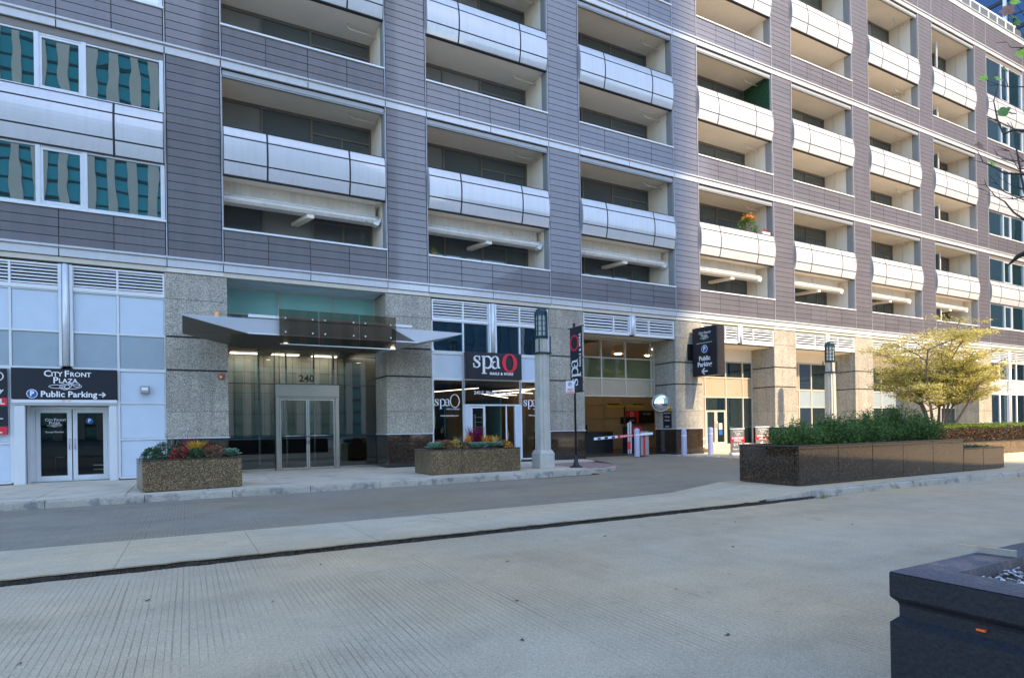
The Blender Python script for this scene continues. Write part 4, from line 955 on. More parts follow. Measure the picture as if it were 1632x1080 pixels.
# ---------------------------------------------------------------- signs
def board(w, h, d, fm, em=None): return MB().cbox(-w / 2, w / 2, 0, d, -h / 2, h / 2, .006)
s = thing('parking_sign', 'wide navy sign reading City Front Plaza Public Parking above the glass double doors', 'sign', (-2.76, 0, 2.57))
obj('sign_board', MB().cbox(-1.12, 1.12, -.045, .03, -.39, .40, .006), 'black_sign', s)
q = MB(); plaza_logo(q, 0, .26, .92, .003); merge(q, text_mb('Public Parking', .215, .003, 'LEFT', 1, 0, .004), -.53, -.27); arrow(q, .79, -.27, .15)
obj('lettering', put(q, frame((0, -.046, 0), (1, 0, 0), (0, 0, 1))), 'white_paint', s)
q = MB(); p_badge(q, -.70, -.26, .115); obj('parking_symbol', put(q, frame((0, -.046, 0), (1, 0, 0), (0, 0, 1))).mesh('parking_symbol', ['white_paint', 'blue_paint']), None, s)
s = thing('address_strip', 'thin pale strip with a small red ring mark under the navy parking sign', 'sign', (-2.76, -.02, 2.13))
obj('strip', MB().cbox(-1.12, 1.12, -.02, .02, -.05, .035, .004), 'alum_bright', s); q = MB(); ellring(q, -.05, 0, .028, .028, .008, .008); obj('ring_mark', put(q, frame((0, -.021, 0), (1, 0, 0), (0, 0, 1))), 'red_paint', s)
q = text_mb('Parking', .03, .002); obj('lettering', put(q, frame((.07, -.021, 0), (1, 0, 0), (0, 0, 1))), 'red_paint', s)
s = thing('rate_sign', 'navy and red parking rate sign cut off at the picture edge', 'sign', (-4.46, 0, 2.12))
obj('sign_board', MB().cbox(-.52, .50, -.05, .02, -.84, .82, .005), 'black_sign', s)
obj('red_band', MB().box(-.52, .50, -.056, -.0505, -.12, .08).box(-.52, .50, -.056, -.0505, -.84, -.64), 'red_paint', s)
q = MB(); merge(q, text_mb('SPECIAL', .19, .002, 'RIGHT', 1, 0, .004), .45, -.02); merge(q, text_mb('SPECIAL', .19, .002, 'RIGHT', 1, 0, .004), .40, -.74); merge(q, text_mb('Weekday', .16, .002, 'RIGHT', 1, .2, .003), .42, .26); ribbon(q, [(.05, -.44), (.42, -.44)], .02)
ellring(q, .32, .62, .12, .12, .02, .02); obj('lettering', put(q, frame((0, -.0575, 0), (1, 0, 0), (0, 0, 1))), 'white_paint', s)
s = thing('shop_sign', 'black spaO nails and more sign with a red letter over the shop door', 'sign', (9.735, 0, 3.465))
obj('sign_board', MB().cbox(-1.12, 1.12, -.10, .03, -.47, .48, .01), 'black_sign', s)
q = MB(); serif_spa(q, -.86, -.08, .44, .03); obj('lettering', put(q, frame((0, -.101, 0), (1, 0, 0), (0, 0, 1))), 'white_paint', s)
q = MB(); ellring(q, .60, .13, .31, .34, .15, .055, .04); obj('red_letter', put(q, frame((0, -.101, 0), (1, 0, 0), (0, 0, 1))), 'red_paint', s)
q = text_mb('NAILS & MORE', .125, .01, 'CENTER', 1.18, 0, .005); obj('small_lettering', put(q, frame((.28, -.101, -.27), (1, 0, 0), (0, 0, 1))), 'white_paint', s)
# banner on a pole
s = thing('banner_pole', 'slim black pole with a flared foot at the kerb carrying the spaO banner', 'pole', (10.58, -3.92, 0))
p = MB().lathe([(.20, 0), (.20, .03), (.13, .05), (.085, .10), (.06, .22), (.05, .32), (.036, .38)], n=14); obj('pole_foot', p, 'black_paint', s)
obj('pole', MB().tube([(0, 0, .3), (0, 0, 4.42)], .036, 10), 'black_paint', s); obj('banner_arm', MB().tube([(-.02, .28, 4.30), (-.02, -.54, 4.30)], .022, 8).tube([(-.02, .16, 2.32), (-.02, -.52, 2.32)], .014, 8).lathe([(.0, 4.45), (.045, 4.43), (.05, 4.40), (.03, 4.37)], n=10), 'black_paint', s)
s = thing('shop_banner', 'vertical black spaO banner with a red letter hanging from the kerbside pole', 'banner', (10.515, -3.92, 0))
obj('cloth', MB().cbox(-.012, .006, -.52, .12, 2.33, 4.29, .003), 'black_sign', s)
M = frame((-.0135, -.16, 2.40), (0, 0, 1), (0, 1, 0))
q = MB(); serif_spa(q, .10, -.13, .335, .003); obj('lettering', put(q, M), 'white_paint', s)
q = MB(); ellring(q, 1.42, .04, .25, .245, .055, .075, .003); obj('red_letter', put(q, M), 'red_paint', s)
q = text_mb('NAILS & MORE', .135, .002, 'LEFT', 1.15, 0, .004); obj('small_lettering', put(q, frame((-.0135, -.42, 3.08), (0, 0, 1), (0, 1, 0))), 'white_paint', s)
s = thing('standing_sign', 'small white no-standing sign with red print on the kerbside pole', 'sign', (10.40, -3.96, 2.46), radians(-20))
obj('plate', MB().cbox(-.155, .115, -.012, .0, -.20, .20, .003), 'white_paint', s)
q = MB(); merge(q, text_mb('NO', .10, .002, 'CENTER', 1, 0, .003), -.02, -.07); merge(q, text_mb('STANDING', .045, .002, 'CENTER', 1, 0, .002), -.02, -.14); ribbon(q, [(-.15, -.185), (.11, -.185)], .025); obj('red_print', put(q, frame((0, -.0125, 0), (1, 0, 0), (0, 0, 1))), 'red_paint', s)
q = MB(); ellring(q, -.03, .10, .055, .055, .014, .014); ribbon(q, [(-.07, .06), (.01, .14)], .014); merge(q, text_mb('P', .09, .002), -.03, .10); obj('blue_print', put(q, frame((0, -.0125, 0), (1, 0, 0), (0, 0, 1))), 'blue_paint', s)
# blade sign on the corner pier
s = thing('blade_sign', 'thick black Public Parking sign standing out from the garage corner pier', 'sign', (19.55, 0, 0))
obj('sign_box', MB().cbox(-.22, .22, -1.50, -.12, 3.33, 5.40, .012), 'black_sign', s); obj('sign_edge', MB().box(-.19, .19, -1.506, -1.501, 3.36, 5.37), 'granite_cap', s)
obj('bracket', MB().box(-.08, .08, -.12, .02, 4.9, 5.05).box(-.08, .08, -.12, .02, 3.7, 3.85).box(-.40, -.05, -.05, .0, 4.05, 4.75), 'black_paint', s)
M = frame((-.2215, -.81, 4.36), (0, -1, 0), (0, 0, 1)); q = MB()
plaza_logo(q, 0, .78, .62, .004); ribbon(q, [(-.44, .36), (.42, .36)], .015); merge(q, text_mb('Public', .27, .004, 'CENTER', 1, 0, .008), 0, -.30); merge(q, text_mb('Parking', .27, .004, 'CENTER', 1, 0, .008), 0, -.55); arrow(q, 0, -.84, .32, left=True)
obj('lettering', put(q, M), 'white_paint', s); q = MB(); p_badge(q, 0, .10, .17); obj('parking_symbol', put(q, M).mesh('parking_symbol', ['white_paint', 'blue_paint']), None, s)

# ---------------------------------------------------------------- garage mouth furniture
s = thing('convex_mirror', 'round convex traffic mirror on the side of the garage corner pier', 'mirror', (18.20, .66, 2.24), radians(-42))
n = 24; prof = [(.36 * sin(a), .10 * cos(a)) for a in [radians(9 * i) for i in range(11)]]
mm = MB().lathe([(r_, z_) for r_, z_ in prof], n=n); put(mm, frame((0, 0, 0), (1, 0, .0), (0, 0, 1))); mk('mirror', (.85, .87, .88), .02, metal=1.0, var=0)
obj('mirror_dish', mm, 'mirror', s); rr = MB(); pts = [(.37 * cos(2 * pi * i / 28), 0, .37 * sin(2 * pi * i / 28)) for i in range(29)]; rr.tube(pts, .018, 6); obj('mirror_rim', rr, 'cream_cap', s)
obj('mirror_bracket', MB().tube([(0, .02, 0), (.10, .08, -.05), (.19, .18, -.05)], .02, 6), 'black_paint', s)
s = thing('caution_sign', 'dark caution notice with yellow head below the convex mirror', 'sign', (18.430, .52, 1.55), 0)
obj('plate', MB().box(-.012, 0, -.26, .26, -.45, .33), 'black_sign', s); obj('yellow_head', MB().box(-.016, -.0125, -.26, .26, .335, .47), 'yellow_paint', s)
M = frame((-.0165, 0, 0), (0, -1, 0), (0, 0, 1)); q = MB(); merge(q, text_mb('Watch For', .10, .002), 0, .24); merge(q, text_mb('Exiting', .10, .002), 0, .08); merge(q, text_mb('Vehicles', .10, .002), 0, -.08); merge(q, text_mb('spplus', .10, .002, 'CENTER', 1, .2), 0, -.33)
obj('lettering', put(q, M), 'white_paint', s); q = text_mb('CAUTION', .11, .002, 'CENTER', 1, 0, .003); obj('head_lettering', put(q, frame((-.0165, 0, .40), (0, -1, 0), (0, 0, 1))), 'black_paint', s)
s = thing('height_bar', 'black and yellow clearance bar on a mast inside the garage mouth', 'barrier', (18.2, 3.0, 0))
obj('bar', MB().box(-1.1, 1.0, -.03, .03, 2.14, 2.24), 'yellow_paint', s); obj('bar_top', MB().box(-1.1, 1.0, -.035, .035, 2.245, 2.30), 'black_sign', s); obj('mast', MB().tube([(-.12, 0, 0), (-.12, 0, 2.2)], .045, 8), 'black_paint', s)
q = text_mb('5 MPH  LOW CLEARANCE', .07, .002); obj('lettering', put(q, frame((-.05, -.036, 2.272), (1, 0, 0), (0, 0, 1))), 'white_paint', s)
s = thing('gate_arm', 'white and red striped barrier arm with its grey cabinet in the garage mouth', 'barrier', (16.85, .25, 0))
obj('cabinet', MB().cbox(-.32, .12, -.2, .2, .02, 1.02, .02), 'trim_grey', s); obj('red_stripe', MB().box(-.20, -.08, -.204, -.2005, .04, .98), 'red_paint', s)
am = MB().cbox(-2.75, .25, -.30, -.26, .80, .90, .006); am.v = [(x, y, z + .055 * (x + 1.2)) for x, y, z in am.v]; obj('arm', am, 'white_paint', s)
am = MB().box(-1.60, -.72, -.312, -.302, .79, .91); am.v = [(x, y, z + .055 * (x + 1.2)) for x, y, z in am.v]; obj('arm_sign', am, 'red_paint', s)
for k, xq in enumerate((-2.6, -2.25, -1.9)):
    am = MB().box(xq, xq + .16, -.304, -.301, .81, .89); am.v = [(x, y, z + .055 * (x + 1.2)) for x, y, z in am.v]; obj('arm_band', am, 'black_sign' if k % 2 else 'blue_paint', s)
q = text_mb('DO NOT ENTER', .085, .002, 'CENTER', 1, 0, .002); obj('lettering', put(q, frame((-1.16, -.313, .852), (1, 0, .055), (0, 0, 1))), 'white_paint', s)
obj('warning_plate', MB().box(-1.10, -.93, -.30, -.285, .30, .62), 'red_paint', s)
s = thing('garage_notice', 'red and black notice boards on the inner garage wall', 'sign', (23.4, 6.9, 1.75))
obj('red_board', MB().box(-2.2, -1.25, -.05, 0, -.35, .35), 'red_paint', s); obj('black_board', MB().box(-1.2, -.1, -.05, 0, -.35, .35).box(-2.5, -1.4, -.06, -.0505, -.36, .0), 'black_sign', s)
q = MB(); ellring(q, -1.72, .14, .11, .13, .03, .03); merge(q, text_mb('STOP', .14, .002), -1.72, -.2); merge(q, text_mb('PAY HERE', .12, .002), -.65, .16); obj('lettering', put(q, frame((0, -.062, 0), (1, 0, 0), (0, 0, 1))), 'white_paint', s)
s = thing('entry_cabinet', 'low dark ticket machine with a red face beside the garage barrier', 'machine', (17.9, 2.2, 0))
obj('cabinet', MB().cbox(-.45, .35, -.2, .2, .02, 1.25, .02), 'black_sign', s); obj('red_face', MB().box(-.2, .33, -.21, -.2005, .95, 1.22), 'red_paint', s); obj('white_post', MB().box(-.40, -.33, -.30, -.24, .02, 1.45).box(-.52, -.47, -.30, -.24, .02, 1.40), 'white_paint', s)
mk('bollard_lilac', (.45, .44, .58), .5, var=.06)
def bollard(x, y, h, label):
    s = thing('bollard', label, 'bollard', (x, y, 0), 0, 'steel bollards guarding the garage corner')
    obj('post', MB().lathe([(.11, 0), (.11, h - .06), (.10, h - .02), (.06, h), (0, h + .01)], n=18), 'bollard_lilac', s)
    obj('reflector_band', MB().lathe([(.112, h - .28), (.113, h - .27), (.113, h - .25), (.112, h - .24)], n=18), 'white_paint', s)
bollard(18.27, -.62, 1.08, 'lilac grey bollard standing before the shaded side of the corner pier')
bollard(19.42, -.98, 1.14, 'lilac grey bollard in sunlight at the right end of the corner pier')
bollard(16.15, -.15, 1.15, 'grey blue bollard beside the barrier arm cabinet')
s = thing('standpipe', 'black and white standpipe fitting on the sunlit corner pier end', 'pipe', (19.98, .15, 0))
obj('pipe', MB().tube([(.08, 0, .2), (.08, 0, .95), (0.02, -.05, 1.05), (-.02, -.1, .95)], .045, 8), 'black_paint', s); obj('cap', MB().tube([(.02, -.1, .62), (.16, -.1, .64)], .05, 8).tube([(.0, -.1, .28), (.16, -.1, .3)], .04, 8), 'white_paint', s)
def sandwich(x, y, z, label, top, arrow_left=False):
    s = thing('pavement_sign', label, 'sign', (x, y, z), radians(-12), 'folding signs before the lit shop door')
    obj('panel', MB().cbox(-.33, .33, -.02, .02, .08, 1.05, .006), 'frame_brown', s); obj('stand', MB().cbox(-.34, .34, -.10, .10, .0, .09, .01).cbox(-.35, .35, -.03, .03, 1.05, 1.09, .006), 'white_paint', s)
    obj('red_band', MB().box(-.33, .33, -.026, -.0205, .52, .74), 'red_paint', s)
    q = MB(); plaza_logo(q, 0, .97, .44, .002); merge(q, text_mb('WEEKEND', .12, .002, 'CENTER', 1, 0, .004), 0, .68); merge(q, text_mb('SPECIAL', .10, .002, 'CENTER', 1, 0, .003), 0, .575)
    if arrow_left: arrow(q, 0, .38, .22, left=True); merge(q, text_mb('Parking', .13, .002, 'CENTER', 1, .3, .004), 0, .18)
    else: merge(q, text_mb('$11.00', .15, .002, 'CENTER', 1, 0, .004), 0, .42); merge(q, text_mb('Enter Here', .10, .002, 'CENTER', 1, 0, .003), 0, .24)
    obj('lettering', put(q, frame((0, -.027, 0), (1, 0, 0), (0, 0, 1))), 'white_paint', s)
sandwich(19.95, -1.92, -.0, 'upright folding parking sign with white foot standing before the lit door', 1)
sandwich(21.35, -2.0, .06, 'folding parking sign with a left arrow half hidden by the planter shrubs', 1, True)
# warning fixtures on the wall
s = thing('alarm_strobe', 'round red fire alarm bell on the grey stone pier left of the lobby', 'alarm', (.90, 0, 2.87)); obj('bell', put(MB().lathe([(.10, 0), (.10, .03), (.09, .05), (.03, .06), (0, .06)], n=18), frame((0, -.0, 0), (1, 0, 0), (0, 0, 1))), 'terracotta', s); obj('lens', put(MB().lathe([(.03, .06), (.028, .085), (0, .09)], 0, -.02, n=10), frame((0, 0, 0), (1, 0, 0), (0, 0, 1))), 'white_paint', s)
s = thing('wall_lamp', 'small grey bulkhead lamp on the pale blue panel right of the parking sign', 'lamp', (-.99, .03, 2.45)); obj('housing', MB().cbox(-.115, .115, -.13, .0, -.11, .11, .03), 'trim_grey', s); obj('lens', MB().cbox(-.08, .08, -.14, -.12, -.02, .06, .01), 'white_paint', s)

# ---------------------------------------------------------------- entrance canopy
s = thing('entrance_canopy', 'angular steel and smoked glass canopy over the lobby doors', 'canopy', (3.48, 0, 0))
Yf = -1.75; CX = 3.48
cm = MB()
def slab(mb, P, t):  # closed solid from a top polygon and a bottom polygon
    n = len(P); vs = list(P) + list(t); return mb.add(vs, [tuple(range(n)), tuple(range(2 * n - 1, n - 1, -1))] + [(i, n + i, n + (i + 1) % n, (i + 1) % n) for i in range(n)])
a, b_, c_ = 1.98, 2.80, 4.35
slab(cm, [(-a, Yf, 4.32), (a, Yf, 4.32), (a, .0, 4.32), (-a, .0, 4.32)], [(-a, Yf, 3.90), (a, Yf, 3.90), (a, .0, 3.74), (-a, .0, 3.74)])
obj('canopy_core', cm, 'canopy_metal', s)
wl_, wr_ = MB(), MB()
slab(wl_, [(-a, Yf, 4.31), (-3.55, Yf + .0, 4.31), (-3.55, -.55, 4.31), (-a, 0, 4.31)], [(-a, Yf, 3.90), (-3.55, Yf, 4.28), (-3.55, -.55, 3.98), (-a, 0, 3.72)])
slab(wr_, [(c_, Yf, 4.29), (a, Yf, 4.31), (a, 0, 4.31), (c_ - .2, -.5, 4.29)], [(c_, Yf, 4.27), (b_, Yf, 3.90), (a, 0, 3.72), (c_ - .2, -.5, 4.24)])
obj('left_wing', wl_, 'canopy_metal', s); obj('right_wing', wr_, 'canopy_metal', s)
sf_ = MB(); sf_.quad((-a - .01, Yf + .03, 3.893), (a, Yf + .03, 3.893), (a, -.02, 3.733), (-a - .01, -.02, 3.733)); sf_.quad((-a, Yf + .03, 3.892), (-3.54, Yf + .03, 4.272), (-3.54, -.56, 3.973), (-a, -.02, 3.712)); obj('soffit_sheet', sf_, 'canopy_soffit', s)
obj('front_rail', MB().cbox(-a, 2.62, Yf - .05, Yf + .03, 4.34, 4.42, .006).box(-a - .02, b_, Yf - .012, Yf - .002, 3.895, 3.93), 'alum_bright', s)
gx = [-1.22, -.16, .98, 2.08]; 
for k in range(3):
    g = MB().box(gx[k] + .01, gx[k + 1] - .01, Yf - .15, Yf - .135, 3.66, 4.60); o = obj('smoked_glass', g, 'glass_smoke', s); bt = MB()
    for xx in (gx[k] + .17, gx[k + 1] - .17):
        for zz in (4.36, 3.98): bt.tube([(xx, Yf - .165, zz), (xx, Yf - .0, zz)], .022, 10)
    obj('bolt', bt, 'alum_bright', o)
obj('glass_edge_bar', MB().box(-1.2, 2.06, Yf - .16, Yf - .125, 3.63, 3.66), 'steel', s)
for k in range(2): obj('downlight', MB().tube([(-.9 + 3.2 * k, -.8, 3.79), (-.9 + 3.2 * k, -.8, 3.82)], .07, 12), 'lamp_glow', s)
mk('beacon', (.9, .35, .02), .2, var=0, coat=1)
s = thing('beacon_lamp', 'amber beacon lamp on top of the left canopy wing', 'lamp', (.75, Yf + .25, 4.31)); obj('base', MB().lathe([(.07, 0), (.07, .04), (.05, .05)], n=12), 'white_paint', s); obj('dome', MB().lathe([(.055, .05), (.055, .12), (.04, .16), (0, .17)], n=12), 'beacon', s)

# ---------------------------------------------------------------- lamp posts
def lamp_post(x, y, label, group='stone lamp posts along the pavement'):
    s = thing('lamp_post', label, 'lamp', (x, y, 0), 0, group)
    obj('base_block', MB().cbox(-.26, .26, -.26, .26, 0, .44, .012).add([(-.26, -.26, .44), (.26, -.26, .44), (.26, .26, .44), (-.26, .26, .44), (-.20, -.20, .56), (.20, -.20, .56), (.20, .20, .56), (-.20, .20, .56)], [(0, 1, 5, 4), (1, 2, 6, 5), (2, 3, 7, 6), (3, 0, 4, 7), (4, 5, 6, 7)]), 'lamp_concrete', s)
    def cross(z0, z1, r0, r1):
        m_ = MB(); pr = lambda r_: [(-r_, -r_ * .35), (-r_ * .82, -r_ * .35), (-r_ * .82, -r_ * .82), (-r_ * .35, -r_ * .82), (-r_ * .35, -r_), (r_ * .35, -r_), (r_ * .35, -r_ * .82), (r_ * .82, -r_ * .82), (r_ * .82, -r_ * .35), (r_, -r_ * .35), (r_, r_ * .35), (r_ * .82, r_ * .35), (r_ * .82, r_ * .82), (r_ * .35, r_ * .82), (r_ * .35, r_), (-r_ * .35, r_), (-r_ * .35, r_ * .82), (-r_ * .82, r_ * .82), (-r_ * .82, r_ * .35), (-r_, r_ * .35)]
        A = [(*p, z0) for p in pr(r0)]; B = [(*p, z1) for p in pr(r1)]; n = len(A)
        return m_.add(A + B, [(i, (i + 1) % n, n + (i + 1) % n, n + i) for i in range(n)] + [tuple(range(n, 2 * n))])
    obj('shaft', cross(.55, 3.50, .215, .195), 'lamp_concrete', s); obj('neck', cross(3.56, 3.98, .17, .165), 'lamp_concrete', s)
    obj('collar', MB().cbox(-.235, .235, -.235, .235, 3.50, 3.56, .01), 'lamp_metal', s)
    f = MB(); r_ = .185
    for k in range(8):
        an = pi / 8 + k * pi / 4; x_, y_ = r_ * 1.02 * cos(an), r_ * 1.02 * sin(an); f.box(x_ - .014, x_ + .014, y_ - .014, y_ + .014, 3.98, 4.80)
    for zz in (4.0, 4.2, 4.36, 4.52, 4.68): f.lathe([(r_ * 1.05, zz), (r_ * 1.05, zz + .018), (r_ * .98, zz + .018), (r_ * .98, zz)], n=8)
    f.lathe([(.0, 4.93), (.10, 4.92), (.165, 4.88), (.20, 4.82), (.20, 4.72), (.185, 4.72)], n=8, smooth=False); f.lathe([(.20, 3.99), (.22, 4.05), (.185, 4.07)], n=8, smooth=False)
    for a_, b2 in ((-.2, -.2), (.2, -.2), (.2, .2), (-.2, .2)): f.box(a_ - .014, a_ + .014, b2 - .014, b2 + .014, 3.56, 4.05)
    obj('lantern_cage', f, 'lamp_metal', s); obj('lantern_glass', MB().lathe([(.165, 4.02), (.165, 4.80)], n=8, smooth=False), 'lamp_glass', s)
    return s
lp = lamp_post(9.70, -3.42, 'shaded concrete lamp post with teal lantern right of the spa window')
dup(lp, (25.66, -2.2, 0), 'sunlit concrete lamp post rising behind the shrubs of the long planter')

# ---------------------------------------------------------------- planters
def planter(x0, x1, y0, y1, h, label, panels, mat='planter_granite', group='stone planters', z=0, capm='granite_cap', rz=0):
    s = thing('planter', label, 'planter', (x0, y0, z), rz, group); L, D = x1 - x0, y1 - y0; t = .09
    cuts = [0] + [p for p in panels] + [L]
    obj('inner_wall', MB().box(.05, L - .05, .05, D - .05, 0, h - .10), 'joint_dark', s)
    for a, c in zip(cuts[:-1], cuts[1:]):
        obj('front_slab', MB().cbox(a + .005, c - .005, 0, t, .012, h, .006), mat, s); obj('back_slab', MB().cbox(a + .005, c - .005, D - t, D, .012, h, .006), mat, s)
    for a in (0, L - t): obj('side_slab', MB().cbox(a, a + t, t + .004, D - t - .004, .012, h, .006), mat, s)
    cp = MB().box(-.006, L + .006, -.006, .095, h + .001, h + .028).box(-.006, L + .006, D - .095, D + .006, h + .001, h + .028).box(-.006, .095, .0955, D - .0955, h + .001, h + .028).box(L - .095, L + .006, .0955, D - .0955, h + .001, h + .028)
    objs('coping', cp, capm, s)
    obj('soil', MB().box(t, L - t, t, D - t, h - .12, h - .05), 'soil', s)
    return s
planter(-.83, 1.14, -4.52, -3.12, .66, 'gold speckled granite planter before the pier left of the lobby', [], rz=radians(8))
planter(5.80, 8.58, -4.05, -2.75, .66, 'three-panel gold speckled granite planter in front of the spa door', [.90, 1.84], rz=radians(1))
planter(10.70, 16.92, -11.55, -10.08, .785, 'long dark polished granite planter full of evergreen shrubs', [1.26, 2.46, 3.62, 4.86], 'planter_polished')
planter(16.93, 18.95, -11.55, -10.08, .54, 'lower dark granite planter end with ground cover', [.95], 'planter_polished')
planter(19.6, 34.0, -9.1, -7.0, .52, 'low sunlit granite planter carrying the clipped hedge', [1.9, 3.8, 5.7, 7.6, 9.5, 11.4], 'planter_granite', z=.0)
obj('island_step', MB().cbox(19.2, 40, -9.9, -9.14, -.002, .12, .01).cbox(19.0, 40, -10.4, -9.91, -.002, .05, .01), 'concrete_walk', kind='structure')
# near black planter with its gravel bed and metal angle
s = thing('black_planter', 'big black painted concrete planter box with gravel in the near corner', 'planter', (2.07, -18.24, -.13))
H = .88; prof = [(0, 0), (0, .712), (.004, .716), (.020, .733), (.020, .770), (.017, .78), (.003, .794), (0, .80), (0, H - .004), (.004, H)]
mk('planter_black', (.011, .012, .016), .5, var=.2, vs=3, fine=.25, fs=90, bump=.25, bs=60, spec=.35); mk('planter_top', (.11, .10, .105), .75, var=.2, vs=4, fine=.2, fs=80, bump=.4, bs=50, col2=(.20, .15, .13), c2s=6, c2lo=.5, c2hi=.62)
def moulded(L, D):
    m_ = MB(); n = len(prof); vs = []
    for (cx_, cy_, sx, sy) in ((0, 0, 1, -1), (L, 0, -1, -1), (L, -D, -1, 1), (0, -D, 1, 1)):
        for o_, z_ in prof: vs.append((cx_ + sx * o_, cy_ + sy * o_, z_))
    f = []
    for k in range(4):
        k2 = (k + 1) % 4
        for i in range(n - 1): f.append((k * n + i, k2 * n + i, k2 * n + i + 1, k * n + i + 1))
    return m_.add(vs, f)
obj('box_wall', moulded(6.0, 2.6), 'planter_black', s)
rim = MB(); rim.add([(0, 0, H), (6, 0, H), (6, -2.6, H), (0, -2.6, H), (.17, -.125, H), (5.8, -.125, H), (5.8, -2.4, H), (.17, -2.4, H), (.17, -.125, H - .06), (5.8, -.125, H - .06), (5.8, -2.4, H - .06), (.17, -2.4, H - .06)], [(0, 1, 5, 4), (1, 2, 6, 5), (2, 3, 7, 6), (3, 0, 4, 7), (4, 5, 9, 8), (5, 6, 10, 9), (6, 7, 11, 10), (7, 4, 8, 11)])
obj('rim', rim, 'planter_top', s); obj('bed', MB().quad((.17, -.125, H - .05), (5.8, -.125, H - .05), (5.8, -2.4, H - .05), (.17, -2.4, H - .05)), 'dirt', s)
s = thing('metal_angle', 'bright flat metal bar lying across the rim of the black planter', 'bar', (2.62, -18.24, .755)); s.rotation_euler = (0, 0, radians(8))
obj('bar', MB().box(-.004, .004, -.13, .055, .0, .022).box(-.018, .004, -.13, .055, .021, .024), 'steel', s)
s = thing('orange_marker', 'tiny orange plastic tag stuck in the groove of the black planter', 'tag', (2.088, -18.50, .625)); obj('tag_body', MB().cbox(-.012, .008, -.012, .012, -.003, .003, .001), 'orange_dot', s)
gv = MB(); rg = random.Random(21)
for i in range(5200):
    x, y = 2.07 + rg.uniform(.18, 2.2), -18.24 - rg.uniform(.13, 1.4); z = -.13 + H - .048 + rg.uniform(0, .022); a = rg.uniform(0, 6.28); L = rg.uniform(.008, .019); w_ = L * rg.uniform(.35, .7); tl = rg.uniform(-.5, .5)
    ca, sa = cos(a), sin(a); P = []
    for (p, q, e) in ((-1, 0, 0), (0, -1, 0), (1, 0, 0), (0, 1, 0), (0, 0, .5), (0, 0, -.4)): P.append((x + p * L * ca - q * w_ * sa, y + p * L * sa + q * w_ * ca, z + e * w_ + p * L * tl))
    gv.add(P, [(0, 1, 4), (1, 2, 4), (2, 3, 4), (3, 0, 4), (1, 0, 5), (2, 1, 5), (3, 2, 5), (0, 3, 5)])
mk_leaf('gravel_mat', [(.16, .15, .14), (.45, .42, .38), (.75, .70, .62), (.30, .25, .21), (.55, .55, .56)], .8, 0)
tag(obj('gravel', gv, 'gravel_mat', kind='stuff'), 'pale mixed gravel filling the black planter', 'gravel')
# ---------------------------------------------------------------- foliage
mk_leaf('yew_leaf', [(.04, .085, .012), (.07, .14, .02), (.12, .21, .03), (.05, .10, .02)], .5, .2)
mk_leaf('hedge_leaf', [(.12, .20, .02), (.20, .30, .03), (.09, .15, .02)], .5, .35)
mk_leaf('hedge_inner', [(.10, .045, .022), (.16, .075, .03), (.05, .06, .02), (.07, .03, .018)], .7, .2)
mk_leaf('tree_leaf', [(.70, .60, .16), (.50, .50, .12), (.78, .68, .24), (.58, .44, .14), (.42, .47, .13)], .5, .35)
mk_leaf('ground_leaf', [(.03, .10, .06), (.05, .15, .08)], .5, .2)
mk_leaf('kale_leaf', [(.07, .22, .11), (.12, .32, .17), (.20, .40, .27)], .5, .2)
mk_leaf('kale_edge', [(.35, .45, .36), (.5, .58, .48)], .5, .2)
mk_leaf('mum_leaf', [(.03, .07, .02), (.05, .10, .03)], .6, .2)
for nm, cs in (('bloom_orange', [(.75, .24, .02), (.85, .42, .05), (.6, .14, .02)]), ('bloom_red', [(.45, .02, .03), (.3, .015, .03), (.6, .06, .04)]), ('bloom_rust', [(.28, .09, .04), (.38, .16, .08), (.20, .10, .06)]), ('bloom_yellow', [(.80, .52, .06), (.7, .35, .04), (.85, .62, .15)]), ('blade_purple', [(.20, .01, .06), (.32, .02, .09), (.13, .01, .04)]), ('blade_grey', [(.25, .28, .22), (.16, .20, .14)])):
    mk_leaf(nm, cs, .6, .25)
mk('bark', (.20, .155, .12), .85, var=.2, vs=8, bump=.5, bs=60); mk('bark_dark', (.045, .035, .03), .8, var=.2, vs=20, bump=.5, bs=120)
def leafquad(mb, p, s, r, m=0, flat=.0, asp=.5):
    d = Vector((r.gauss(0, 1), r.gauss(0, 1), r.gauss(0, 1) * (1 - flat))).normalized(); u_ = d.cross(Vector((r.gauss(0, 1), r.gauss(0, 1), r.gauss(0, 1) + (3 * flat)))).normalized(); w_ = d.cross(u_)
    p = Vector(p); a, b, c, e = p - d * s, p + u_ * s * asp + w_ * s * .15, p + d * s, p - u_ * s * asp + w_ * s * .15
    mb.add([a, b, c, e], [(0, 1, 2, 3)], m)
